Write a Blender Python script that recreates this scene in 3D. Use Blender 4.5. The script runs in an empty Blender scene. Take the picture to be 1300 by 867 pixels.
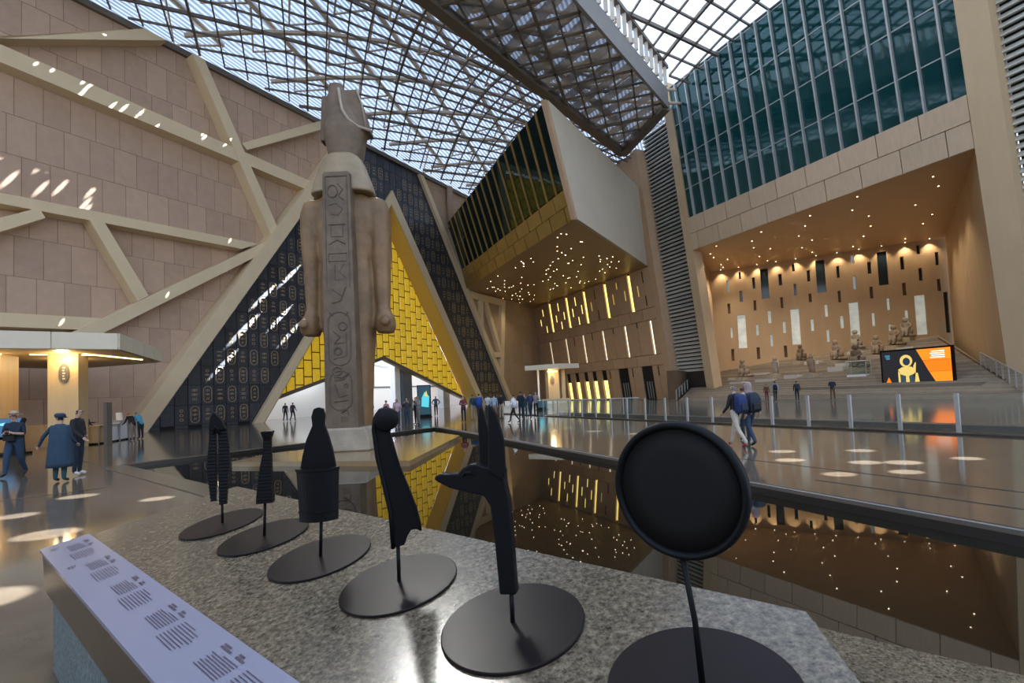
import bpy, math, random
import numpy as np
from mathutils import Vector, Matrix
random.seed(11)
SC = bpy.context.scene
COL = SC.collection
PI = math.pi

# ---------------------------------------------------------------- camera
CAMZ = 1.68
pitch, roll = .0444, .0442
cd = bpy.data.cameras.new('camera')
cd.sensor_width = 36.0
cd.lens = 630 / 1300 * 36
cd.shift_y = 37.3 / 1300
cd.clip_start = .05
cd.clip_end = 900
cam = bpy.data.objects.new('camera', cd)
COL.objects.link(cam)
_f = Vector((0, math.cos(pitch), math.sin(pitch)))
_u = Vector((0, -math.sin(pitch), math.cos(pitch)))
_r = Vector((1, 0, 0))
R_ = _r * math.cos(roll) - _u * math.sin(roll)
U_ = _u * math.cos(roll) + _r * math.sin(roll)
M = Matrix((R_, U_, -_f)).transposed().to_4x4()
M.translation = Vector((0, 0, CAMZ))
cam.matrix_world = M
SC.camera = cam

# ---------------------------------------------------------------- sky, sun, exposure
SC.view_settings.view_transform = 'Standard'
SC.view_settings.look = 'None'
SC.view_settings.gamma = 1.0
SC.view_settings.exposure = 0.3
SC.view_settings.use_curve_mapping = False
SC.cycles.use_denoising = True
SC.cycles.max_bounces = 8
SC.cycles.diffuse_bounces = 4
SC.cycles.glossy_bounces = 4
SC.cycles.transparent_max_bounces = 12
SC.cycles.sample_clamp_indirect = 6.0
SC.cycles.caustics_reflective = False
SC.cycles.caustics_refractive = False
wd = bpy.data.worlds.new('sky')
SC.world = wd
wd.use_nodes = True
nt = wd.node_tree
bg = nt.nodes['Background']
bg.inputs['Strength'].default_value = 2.0
tc = nt.nodes.new('ShaderNodeTexCoord')
sepn = nt.nodes.new('ShaderNodeSeparateXYZ')
nt.links.new(tc.outputs['Generated'], sepn.inputs[0])
ramp = nt.nodes.new('ShaderNodeValToRGB')
ramp.color_ramp.elements[0].position = 0.0
ramp.color_ramp.elements[0].color = (.82, .88, .96, 1)
ramp.color_ramp.elements[1].position = 0.9
ramp.color_ramp.elements[1].color = (.42, .62, 1.0, 1)
nt.links.new(sepn.outputs[2], ramp.inputs[0])
nt.links.new(ramp.outputs[0], bg.inputs['Color'])
sd = bpy.data.lights.new('sun', 'SUN')
sd.energy = 9.0
sd.angle = math.radians(9)
sd.color = (1, .95, .86)
sun = bpy.data.objects.new('sun', sd)
COL.objects.link(sun)
sdir = Vector((.26, -.69, -.68))     # the way the light travels
sun.rotation_euler = sdir.to_track_quat('-Z', 'Y').to_euler()

# ---------------------------------------------------------------- plan of the hall
def V(*a): return Vector(a)
e = V(.53, .848, 0).normalized()            # along the entrance front
n = V(e.y, -e.x, 0)                          # out of the front, into the hall
P0 = V(-27.6, 37.2, 0)
w = V(-.44, .898, 0).normalized()            # along the gallery side
m = V(-w.y, w.x, 0)                          # out of the gallery side, into the hall
A = V(20.4, 55.8, 0)
LEAN = .126
UP = V(0, 0, 1)
def fac(s, z, d=0.0): return P0 + e * s + n * d + UP * z
def gal(t, z, off=0.0): return A + w * t + m * (LEAN * (z - 16.9) + off) + UP * z
A0 = V(22.3, 56.7, 0)
def st(t, d, z=0.0): return A0 + w * t - m * d + UP * z
STK = .24
def stz(d): return STK * (d + 4.5)

# ---------------------------------------------------------------- helpers
def tag(o, label=None, cat=None, group=None, kind=None):
    if label: o['label'] = label
    if cat: o['category'] = cat
    if group: o['group'] = group
    if kind: o['kind'] = kind
    return o
def empty(name, loc=(0, 0, 0), rz=0.0, parent=None):
    o = bpy.data.objects.new(name, None)
    COL.objects.link(o)
    o.empty_display_size = .1
    o.location = loc
    o.rotation_euler = (0, 0, rz)
    if parent: o.parent = parent
    return o
class MB:
    def __init__(s): s.v = []; s.f = []; s.mi = []
    def add(s, vs, fs, mi=0):
        b = len(s.v)
        s.v += [tuple(p) for p in vs]
        s.f += [tuple(i + b for i in f) for f in fs]
        s.mi += [mi] * len(fs)
        return s
    def box(s, o, ax, ay, az, mi=0):
        o = Vector(o); ax = Vector(ax); ay = Vector(ay); az = Vector(az)
        vs = [o, o + ax, o + ax + ay, o + ay, o + az, o + ax + az, o + ax + ay + az, o + ay + az]
        fs = [(0, 3, 2, 1), (4, 5, 6, 7), (0, 1, 5, 4), (1, 2, 6, 5), (2, 3, 7, 6), (3, 0, 4, 7)]
        if ax.cross(ay).dot(az) < 0: fs = [f[::-1] for f in fs]
        return s.add(vs, fs, mi)
    def cbox(s, c, sx, sy, sz, rz=0.0, mi=0):
        ca, sa = math.cos(rz), math.sin(rz)
        ax = V(ca * sx, sa * sx, 0); ay = V(-sa * sy, ca * sy, 0); az = V(0, 0, sz)
        return s.box(Vector(c) - ax / 2 - ay / 2 - az / 2, ax, ay, az, mi)
    def prism(s, poly, vec, mi=0, back=True):
        vec = Vector(vec); p = [Vector(q) for q in poly]; k = len(p)
        nn = V(0, 0, 0)
        for i in range(k): nn += (p[i] - p[0]).cross(p[(i + 1) % k] - p[0])
        vs = p + [q + vec for q in p]
        fs = [tuple(range(k, 2 * k))] + [(i, (i + 1) % k, k + (i + 1) % k, k + i) for i in range(k)]
        if back: fs.append(tuple(range(k - 1, -1, -1)))
        if nn.dot(vec) < 0: fs = [f[::-1] for f in fs]
        return s.add(vs, fs, mi)
    def tube(s, pts, r, k=8, mi=0, caps=True):
        pts = [Vector(p) for p in pts]
        if not isinstance(r, (list, tuple)): r = [r] * len(pts)
        vs = []; fs = []; pu = None
        for i, p in enumerate(pts):
            t = (pts[min(i + 1, len(pts) - 1)] - pts[max(i - 1, 0)]).normalized()
            if pu is None: pu = t.orthogonal().normalized()
            u = (pu - t * pu.dot(t)).normalized(); pu = u
            q = t.cross(u)
            for j in range(k):
                a = 2 * PI * j / k
                vs.append(p + (u * math.cos(a) + q * math.sin(a)) * r[i])
        for i in range(len(pts) - 1):
            for j in range(k):
                fs.append((i * k + j, i * k + (j + 1) % k, (i + 1) * k + (j + 1) % k, (i + 1) * k + j))
        if caps:
            fs.append(tuple(range(k - 1, -1, -1))); fs.append(tuple((len(pts) - 1) * k + j for j in range(k)))
        return s.add(vs, fs, mi)
    def loft(s, rings, mi=0, caps=True):
        k = len(rings[0]); vs = [p for r in rings for p in r]; fs = []
        for i in range(len(rings) - 1):
            for j in range(k):
                fs.append((i * k + j, i * k + (j + 1) % k, (i + 1) * k + (j + 1) % k, (i + 1) * k + j))
        if caps:
            fs.append(tuple(range(k - 1, -1, -1))); fs.append(tuple((len(rings) - 1) * k + j for j in range(k)))
        return s.add(vs, fs, mi)
    def sweep(s, pts, wdt, hgt, side=None, mi=0):
        """rectangular bar along a polyline: wdt sideways, hgt upwards"""
        pts = [Vector(p) for p in pts]; rings = []
        for i, p in enumerate(pts):
            t = (pts[min(i + 1, len(pts) - 1)] - pts[max(i - 1, 0)]).normalized()
            sd_ = t.cross(UP)
            if sd_.length < 1e-4: sd_ = V(1, 0, 0)
            sd_.normalize(); up = sd_.cross(t)
            rings.append([p - sd_ * wdt / 2 - up * hgt / 2, p + sd_ * wdt / 2 - up * hgt / 2, p + sd_ * wdt / 2 + up * hgt / 2, p - sd_ * wdt / 2 + up * hgt / 2])
        return s.loft(rings, mi)
    def mesh(s, name, mats, smooth=False):
        me = bpy.data.meshes.new(name)
        me.from_pydata(s.v, [], s.f)
        for mt in (mats if isinstance(mats, (list, tuple)) else [mats]): me.materials.append(mt)
        if any(s.mi): me.polygons.foreach_set('material_index', s.mi)
        if smooth: me.polygons.foreach_set('use_smooth', [True] * len(me.polygons))
        me.update()
        return me
    def build(s, name, mats, parent=None, smooth=False):
        o = bpy.data.objects.new(name, s.mesh(name, mats, smooth))
        COL.objects.link(o)
        if parent: o.parent = parent
        return o
def inst(name, me, parent=None, loc=None, rz=0.0):
    o = bpy.data.objects.new(name, me)
    COL.objects.link(o)
    if parent: o.parent = parent
    if loc is not None: o.location = loc
    if rz: o.rotation_euler = (0, 0, rz)
    return o
def copy_tree(o, parent=None):
    c = o.copy(); COL.objects.link(c); c.parent = parent
    for ch in list(o.children): copy_tree(ch, c)
    return c
def clip(poly, a, b, c):
    """keep the side a*x + b*y <= c of a convex polygon"""
    out = []
    for i in range(len(poly)):
        p, q = poly[i], poly[(i + 1) % len(poly)]
        dp = a * p[0] + b * p[1] - c; dq = a * q[0] + b * q[1] - c
        if dp <= 0: out.append(p)
        if (dp < 0 < dq) or (dq < 0 < dp):
            t = dp / (dp - dq)
            out.append((p[0] + (q[0] - p[0]) * t, p[1] + (q[1] - p[1]) * t))
    return out
def area(poly):
    return abs(sum(poly[i][0] * poly[(i + 1) % len(poly)][1] - poly[(i + 1) % len(poly)][0] * poly[i][1] for i in range(len(poly)))) / 2
def halfplanes(poly):
    """of a convex polygon in counter-clockwise order"""
    hp = []
    for i in range(len(poly)):
        (x0, y0), (x1, y1) = poly[i], poly[(i + 1) % len(poly)]
        a, b = y1 - y0, x0 - x1
        hp.append((a, b, a * x0 + b * y0))
    return hp
def clip_all(poly, hps):
    for h in hps:
        if len(poly) < 3: return []
        poly = clip(poly, *h)
    return poly if len(poly) >= 3 and area(poly) > 1e-3 else []
def ellring(c, rx, ry, k=16, p=2.0, rz=0.0):
    """superellipse ring in the xy plane"""
    out = []
    for j in range(k):
        a = 2 * PI * j / k
        x = rx * math.copysign(abs(math.cos(a)) ** (2 / p), math.cos(a)); y = ry * math.copysign(abs(math.sin(a)) ** (2 / p), math.sin(a))
        out.append((c[0] + x * math.cos(rz) - y * math.sin(rz), c[1] + x * math.sin(rz) + y * math.cos(rz), c[2]))
    return out

# ---------------------------------------------------------------- materials
MATS = {}
def mat(name, col, rough=.6, metal=0.0, var=0.0, scale=3.0, rnd=0.0, col2=None, bump=0.0, bscale=20.0, spec=.5, emit=None, estr=0.0, stretch=None):
    if name in MATS: return MATS[name]
    mt = bpy.data.materials.new(name); mt.use_nodes = True
    t = mt.node_tree; b = t.nodes['Principled BSDF']
    b.inputs['Roughness'].default_value = rough
    b.inputs['Metallic'].default_value = metal
    b.inputs['Specular IOR Level'].default_value = spec
    c = (*col, 1)
    b.inputs['Base Color'].default_value = c
    co = t.nodes.new('ShaderNodeTexCoord')
    src = co.outputs['Object']
    if stretch:
        mp = t.nodes.new('ShaderNodeMapping'); mp.inputs['Scale'].default_value = stretch
        t.links.new(src, mp.inputs[0]); src = mp.outputs[0]
    last = None
    if var > 0 or col2:
        nz = t.nodes.new('ShaderNodeTexNoise'); nz.inputs['Scale'].default_value = scale; nz.inputs['Detail'].default_value = 6
        nz.inputs['Roughness'].default_value = .65
        t.links.new(src, nz.inputs['Vector'])
        rp = t.nodes.new('ShaderNodeValToRGB')
        lo = tuple(max(0, x * (1 - var)) for x in col); hi = tuple(min(1, x * (1 + var)) for x in col)
        if col2: lo, hi = col, col2
        rp.color_ramp.elements[0].color = (*lo, 1); rp.color_ramp.elements[1].color = (*hi, 1)
        rp.color_ramp.elements[0].position = .3; rp.color_ramp.elements[1].position = .7
        t.links.new(nz.outputs['Fac'], rp.inputs[0]); last = rp.outputs[0]
    if rnd > 0:
        oi = t.nodes.new('ShaderNodeObjectInfo')
        hs = t.nodes.new('ShaderNodeHueSaturation')
        mr = t.nodes.new('ShaderNodeMapRange'); mr.inputs[3].default_value = 1 - rnd; mr.inputs[4].default_value = 1 + rnd
        t.links.new(oi.outputs['Random'], mr.inputs[0]); t.links.new(mr.outputs[0], hs.inputs['Value'])
        if last: t.links.new(last, hs.inputs['Color'])
        else: hs.inputs['Color'].default_value = c
        last = hs.outputs[0]
    if last: t.links.new(last, b.inputs['Base Color'])
    if bump > 0:
        nb = t.nodes.new('ShaderNodeTexNoise'); nb.inputs['Scale'].default_value = bscale; nb.inputs['Detail'].default_value = 4
        t.links.new(src, nb.inputs['Vector'])
        bp = t.nodes.new('ShaderNodeBump'); bp.inputs['Strength'].default_value = bump; bp.inputs['Distance'].default_value = .02
        t.links.new(nb.outputs['Fac'], bp.inputs['Height']); t.links.new(bp.outputs[0], b.inputs['Normal'])
    if emit:
        b.inputs['Emission Color'].default_value = (*emit, 1); b.inputs['Emission Strength'].default_value = estr
        if last and emit == 'base': t.links.new(last, b.inputs['Emission Color'])
    MATS[name] = mt
    return mt
def glass(name, tint, trans, rough=.03, refl=(1, 1, 1), base=None, ior=1.5):
    """thin pane: see-through tint plus a Fresnel mirror on top"""
    if name in MATS: return MATS[name]
    mt = bpy.data.materials.new(name); mt.use_nodes = True
    t = mt.node_tree; t.nodes.clear()
    out = t.nodes.new('ShaderNodeOutputMaterial')
    tr = t.nodes.new('ShaderNodeBsdfTransparent'); tr.inputs[0].default_value = (*tint, 1)
    gl = t.nodes.new('ShaderNodeBsdfGlossy'); gl.inputs['Roughness'].default_value = rough; gl.inputs[0].default_value = (*refl, 1)
    df = t.nodes.new('ShaderNodeBsdfDiffuse'); df.inputs[0].default_value = (*(base or tint), 1)
    m1 = t.nodes.new('ShaderNodeMixShader'); m1.inputs[0].default_value = trans
    t.links.new(df.outputs[0], m1.inputs[1]); t.links.new(tr.outputs[0], m1.inputs[2])
    fr = t.nodes.new('ShaderNodeFresnel'); fr.inputs[0].default_value = ior
    m2 = t.nodes.new('ShaderNodeMixShader')
    t.links.new(fr.outputs[0], m2.inputs[0]); t.links.new(m1.outputs[0], m2.inputs[1]); t.links.new(gl.outputs[0], m2.inputs[2])
    t.links.new(m2.outputs[0], out.inputs[0])
    MATS[name] = mt
    return mt
def roofpane(name, white, gap, transp, pitch_, ang, rnd=.0):
    """fritted roof pane: bands of white translucent frit and clearer bands between"""
    mt = bpy.data.materials.new(name); mt.use_nodes = True
    t = mt.node_tree; t.nodes.clear()
    out = t.nodes.new('ShaderNodeOutputMaterial')
    co = t.nodes.new('ShaderNodeTexCoord')
    mp = t.nodes.new('ShaderNodeMapping'); mp.inputs['Rotation'].default_value = (0, 0, ang)
    t.links.new(co.outputs['Object'], mp.inputs[0])
    wv = t.nodes.new('ShaderNodeTexWave'); wv.bands_direction = 'X'; wv.inputs['Scale'].default_value = 2 * PI / (20 * pitch_) ; wv.inputs['Distortion'].default_value = .6
    wv.inputs['Detail'].default_value = 1
    t.links.new(mp.outputs[0], wv.inputs['Vector'])
    rp = t.nodes.new('ShaderNodeValToRGB')
    rp.color_ramp.elements[0].position = gap - .06; rp.color_ramp.elements[1].position = gap + .06
    rp.color_ramp.elements[0].color = (transp,) * 3 + (1,); rp.color_ramp.elements[1].color = (.04, .04, .04, 1)
    t.links.new(wv.outputs['Fac'], rp.inputs[0])
    nz = t.nodes.new('ShaderNodeTexNoise'); nz.inputs['Scale'].default_value = .35; nz.inputs['Detail'].default_value = 3
    t.links.new(co.outputs['Object'], nz.inputs['Vector'])
    r2 = t.nodes.new('ShaderNodeValToRGB')
    r2.color_ramp.elements[0].color = (*[x * .62 for x in white], 1); r2.color_ramp.elements[1].color = (*white, 1)
    r2.color_ramp.elements[0].position = .35; r2.color_ramp.elements[1].position = .65
    t.links.new(nz.outputs['Fac'], r2.inputs[0])
    tl = t.nodes.new('ShaderNodeBsdfTranslucent'); t.links.new(r2.outputs[0], tl.inputs[0])
    df = t.nodes.new('ShaderNodeBsdfDiffuse'); t.links.new(r2.outputs[0], df.inputs[0])
    m0 = t.nodes.new('ShaderNodeMixShader'); m0.inputs[0].default_value = .35
    t.links.new(tl.outputs[0], m0.inputs[1]); t.links.new(df.outputs[0], m0.inputs[2])
    tr = t.nodes.new('ShaderNodeBsdfTransparent'); tr.inputs[0].default_value = (.92, .96, 1, 1)
    m1 = t.nodes.new('ShaderNodeMixShader')
    t.links.new(rp.outputs[0], m1.inputs[0]); t.links.new(m0.outputs[0], m1.inputs[1]); t.links.new(tr.outputs[0], m1.inputs[2])
    t.links.new(m1.outputs[0], out.inputs[0])
    MATS[name] = mt
    return mt

m_floor = mat('polished_floor', (.115, .092, .066), .10, var=.25, scale=1.2, spec=.55)
m_joint = mat('floor_joint', (.02, .018, .016), .5)
m_tile = mat('wall_tile', (.50, .355, .26), .75, var=.07, scale=1.5, rnd=.09)
m_tileback = mat('wall_tile_joint', (.36, .25, .185), .9)
m_beam = mat('beam_paint', (.72, .58, .375), .7, var=.04, scale=.6)
m_dark = mat('dark_glyph_panel', (.042, .048, .058), .36, var=.3, scale=3, rnd=.3)
m_darkback = mat('dark_panel_gap', (.006, .006, .007), .8)
m_bronze = mat('glyph_bronze', (.42, .31, .17), .45, .1, var=.2, scale=6)
m_gold = mat('alabaster_lit', (.55, .36, .035), .35, var=.25, scale=1.6, rnd=.25, emit=(.85, .55, .03), estr=.34)  # low emission stands in for lamp light on the bricks
m_goldback = mat('alabaster_joint', (.08, .055, .01), .7)
m_litreveal = mat('reveal_lit_yellow', (.55, .38, .10), .5, var=.05)  # yellow light on the frame's inner faces put into their colour
m_stone = mat('gallery_stone', (.49, .335, .21), .6, var=.06, scale=1.2, rnd=.06)
m_stone2 = mat('gallery_stone_joint', (.05, .035, .025), .8)
m_wood = mat('warm_wall', (.44, .305, .17), .6, var=.07, scale=.8, stretch=(1, 1, .3), rnd=.04)
m_pier = mat('pier_stone', (.52, .385, .235), .65, var=.06, scale=.8, stretch=(1, 1, .3))
m_soff = mat('soffit_panel', (.48, .325, .185), .42, var=.05, scale=.7)
m_span = mat('spandrel_stone', (.53, .395, .27), .65, var=.08, scale=1.5, rnd=.07, stretch=(3, 3, .4))
m_spangold = mat('spandrel_bronze', (.34, .21, .06), .5, var=.12, scale=1.0, rnd=.10)
m_grey = mat('grey_side_panel', (.58, .53, .43), .65, var=.04, scale=.5)
m_steel = mat('steel_light', (.42, .43, .42), .4, .4)
m_steeld = mat('steel_dark', (.15, .125, .10), .55, .1, var=.1)
m_truss = mat('truss_paint', (.55, .47, .37), .6, var=.1)
m_louv = mat('louvre_metal', (.50, .51, .47), .5, .1, rnd=.06)
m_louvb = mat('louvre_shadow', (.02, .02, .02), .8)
m_teal = glass('teal_glass', (.22, .48, .44), .45, .04, (.75, .95, 1.0), base=(.010, .085, .092))
m_dglass = glass('dark_glass', (.05, .12, .12), .25, .05, (.6, .8, .8), base=(.008, .02, .02))
m_clear = glass('clear_glass', (.90, .95, .93), .96, .02, (1, 1, 1), ior=1.16)
m_win = glass('window_dark', (.2, .28, .3), .3, .05, base=(.01, .018, .025))
m_lit = mat('lit_slot', (.7, .6, .25), .5, emit=(1.0, .80, .22), estr=1.5)
m_litw = mat('lit_slot_white', (.7, .7, .6), .5, emit=(1.0, .96, .78), estr=1.1)
m_down = mat('downlight', (1, 1, 1), .5, emit=(1, .88, .66), estr=9)
m_black = mat('black_metal', (.0045, .005, .006), .5, spec=.16)
m_bdisc = mat('bronze_disc', (.013, .009, .0085), .33, .0, var=.15, scale=4, spec=.12)
m_white = mat('white_paint', (.80, .80, .79), .6)
m_cream = mat('cream_canopy', (.74, .66, .50), .55, var=.03)
m_kiosk = mat('kiosk_wood', (.62, .45, .23), .5, var=.06, scale=1.0, stretch=(3, 3, .3))
m_granite = None
def granite(name, cols, rough):
    mt = bpy.data.materials.new(name); mt.use_nodes = True
    t = mt.node_tree; b = t.nodes['Principled BSDF']; b.inputs['Roughness'].default_value = rough
    co = t.nodes.new('ShaderNodeTexCoord')
    n1 = t.nodes.new('ShaderNodeTexNoise'); n1.inputs['Scale'].default_value = 44; n1.inputs['Detail'].default_value = 5; n1.inputs['Roughness'].default_value = .75
    n2 = t.nodes.new('ShaderNodeTexVoronoi'); n2.inputs['Scale'].default_value = 110
    n3 = t.nodes.new('ShaderNodeTexNoise'); n3.inputs['Scale'].default_value = 4; n3.inputs['Detail'].default_value = 3
    for q in (n1, n2, n3): t.links.new(co.outputs['Object'], q.inputs['Vector'])
    r1 = t.nodes.new('ShaderNodeValToRGB')
    el = r1.color_ramp.elements
    el[0].position = .33; el[0].color = (*cols[0], 1); el[1].position = .5; el[1].color = (*cols[1], 1)
    x = el.new(.66); x.color = (*cols[2], 1)
    t.links.new(n1.outputs['Fac'], r1.inputs[0])
    mx = t.nodes.new('ShaderNodeMixRGB'); mx.blend_type = 'MULTIPLY'; mx.inputs[0].default_value = .55
    r3 = t.nodes.new('ShaderNodeValToRGB'); r3.color_ramp.elements[0].color = (.45, .42, .4, 1); r3.color_ramp.elements[0].position = .15; r3.color_ramp.elements[1].position = .5
    t.links.new(n2.outputs['Color'], r3.inputs[0])
    t.links.new(r1.outputs[0], mx.inputs[1]); t.links.new(r3.outputs[0], mx.inputs[2])
    m2 = t.nodes.new('ShaderNodeMixRGB'); m2.blend_type = 'MULTIPLY'; m2.inputs[0].default_value = .4
    t.links.new(mx.outputs[0], m2.inputs[1]); t.links.new(n3.outputs['Fac'], m2.inputs[2])
    t.links.new(m2.outputs[0], b.inputs['Base Color'])
    MATS[name] = mt
    return mt
m_granite = granite('speckled_granite', [(.04, .03, .019), (.16, .127, .084), (.30, .245, .165)], .18)
m_granside = granite('rough_granite', [(.05, .07, .075), (.17, .215, .22), (.30, .35, .35)], .55)
m_colossus = mat('colossus_stone', (.205, .12, .054), .5, var=.40, scale=.9, bump=.5, bscale=5)
m_crown = mat('crown_stone', (.135, .094, .060), .6, var=.35, scale=1.5, bump=.5, bscale=6)
m_pale = mat('pale_stone', (.34, .29, .22), .7, var=.2, scale=2, bump=.4)
m_sand = mat('sandstone', (.27, .20, .135), .8, var=.3, scale=3, bump=.5)
m_step = mat('stair_stone', (.31, .255, .19), .4, var=.15, scale=1.5, rnd=.22)
# ================================================================ SETTING
# ---------------------------------------------------------------- floor and pool
PA, PB, PC, PD = V(-12.0, 15.25, 0), V(-4.3, 27.0, 0), V(-3.6, 25.8, 0), V(8.26, -1.96, 0)
fl = MB()
OC = [(75, -30, 0), (75, 135, 0), (-62, 135, 0), (-62, -30, 0)]
hole = [PD, PC, PB, PA]
for i in range(4):
    j = (i + 1) % 4
    fl.add([OC[i], OC[j], hole[j], hole[i]], [(0, 1, 2, 3)])
floor = fl.build('floor', m_floor)
tag(floor, 'polished brown stone floor of the museum hall around the pool', 'floor', kind='structure')
def strip(name, p, q, wd_, z0, z1, mt, parent, side=0.0):
    p = Vector(p); q = Vector(q); t = (q - p).normalized(); s_ = V(-t.y, t.x, 0)
    return MB().box(p + s_ * (side - wd_ / 2) + UP * z0, q - p, s_ * wd_, UP * (z1 - z0)).build(name, mt, parent)
aX, bX = V(.764, -.645, 0), V(.645, .764, 0)          # along and across the plinth and the near pool edge
for p, q in (((-10.7, 13.6, 0), (-7.0, 10.4, 0)), ((-10.7, 13.6, 0), (-15.2, 17.4, 0)), ((5.0, 8.4, 0), (9.5, -1, 0)), ((4.3, 12.5, 0), (9.8, 1, 0)), ((-9.0, 11, 0), (-16, 4, 0))):
    strip('floor_joint', p, q, .035, .001, .004, m_joint, floor)
pool = MB()
zb = -.55
hp_ = [PA, PB, PC, PD]
for i in range(4):
    p, q = hp_[i], hp_[(i + 1) % 4]
    pool.add([p, q, q + UP * zb, p + UP * zb], [(0, 1, 2, 3)])
pool.add([p + UP * zb for p in hp_], [(3, 2, 1, 0)])
m_basin = mat('pool_basin_stone', (.035, .032, .025), .6, var=.2, scale=.8)
pb = pool.build('pool_basin', m_basin)
tag(pb, 'dark stone basin of the reflecting pool', 'pool', kind='structure')
m_water = mat('pool_water', (.010, .009, .006), .015, spec=1.0, bump=.012, bscale=1.2)
m_water.node_tree.nodes['Principled BSDF'].inputs['IOR'].default_value = 1.75
wt = MB().add([p + UP * -.10 for p in hp_], [(0, 3, 2, 1)]).build('pool_water', m_water)
tag(wt, 'still dark water of the reflecting pool around the colossus', 'water', kind='structure')
m_edge = mat('pool_edge_metal', (.035, .03, .025), .4, .3)
ed = empty('trim_1'); tag(ed, 'dark metal channel edging the reflecting pool', 'pool edge', kind='structure')
for p, q in ((PA, PB), (PB, PC), (PC, PD)):
    strip('channel', p, q, .34, -.2, .012, m_edge, ed, .0)
strip('steel_line', PC, PD, .03, .012, .022, m_steel, ed, .05)
kerb = strip('trim_2', PA, PD, .55, -.2, .015, m_granite, None, -.24)
tag(kerb, 'pale granite kerb along the near side of the pool', 'kerb', kind='structure')
isl = MB().prism([(-8.3, 14.6, -.13), (-2.76, 12.95, -.13), (-2.24, 20.4, -.13), (-3.7, 22.9, -.13), (-8.2, 16.0, -.13)], (0, 0, .17)).build('island_platform', mat('island_stone', (.27, .18, .085), .13, var=.15, scale=1.2, spec=.6))
tag(isl, 'low polished stone platform in the pool under the colossus', 'platform', kind='structure')

# ---------------------------------------------------------------- entrance front
def fprism(poly, d0, d1, name, mt, parent, mi=0):
    return MB().prism([fac(s, z, d0) for s, z in poly], n * (d1 - d0)).build(name, mt, parent)
ROOFZ = 31.0
wl = fprism([(-42, 0), (.3, 0), (20.9, ROOFZ), (-42, ROOFZ)], -.6, -.03, 'wall_left', m_tileback, None)
tag(wl, 'tall pinkish stone clad wall with diagonal beams left of the colossus', 'wall', kind='structure')
WLH = [(1, -1 / 1.5, .2), (0, 1, ROOFZ)]
TW, TH = 1.42, 2.62
for r in range(12):
    off = [0, .5, .25, .75][r % 4] * TW
    for c in range(-14, 18):
        s0 = c * TW + off
        if s0 < -19: continue
        q = clip_all([(s0 + .018, r * TH + .018), (s0 + TW - .018, r * TH + .018), (s0 + TW - .018, (r + 1) * TH - .018), (s0 + .018, (r + 1) * TH - .018)], WLH)
        if q: MB().prism([fac(s, z, -.03) for s, z in q], n * .03, back=False).build('panel', m_tile, wl)
BEAMS = [
    [(-20, 24.1), (-20, 25.3), (14.3, 23.6), (13.6, 22.6)],
    [(-20, 14.2), (-20, 14.85), (8.4, 15.98), (7.0, 15.19)],
    [(-20, 6.6), (-20, 7.5), (-2.8, 8.1), (-4.2, 7.2)],
    [(-9.6, 24.1), (-8.9, 24.4), (-.2, 30.5), (1.35, 30.5)],
    [(3.2, 30.5), (4.1, 30.5), (10.7, 17.2), (9.7, 17.0)],
    [(7.1, 24.6), (15.4, 30.4), (15.9, 29.8), (7.6, 24.2)],
    [(-6.2, 14.9), (-14, 9.8), (-14, 8.7), (-5.9, 14.3)],
    [(-3.65, 14.85), (-2.8, 14.9), (-.15, 10.05), (-.85, 9.55)],
    [(-4.7, 6.9), (9.95, 16.9), (9.4, 15.6), (-3.2, 6.85)],
]
for i, b in enumerate(BEAMS): fprism(b, -.03, 1.15 + .012 * i, 'beam', m_beam, wl)
fprism([(-.45, 0), (-1.75, 0), (18.6, 30.6), (19.95, 30.6)], -.03, 1.5, 'corner_beam', m_beam, wl)

wf = empty('wall_front'); tag(wf, 'dark hieroglyph panelled wall around the golden triangle entrance', 'wall', kind='structure')
fprism([(-.2, 0), (8.4, 0), (26.1, 26.9), (26.1, ROOFZ), (20.3, ROOFZ)], -.5, -.06, 'backing', m_darkback, wf)
fprism([(26.1, 26.9), (43.7, 0), (50.8, 0), (31.1, ROOFZ), (26.1, ROOFZ)], -.5, -.06, 'backing', m_darkback, wf)
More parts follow.
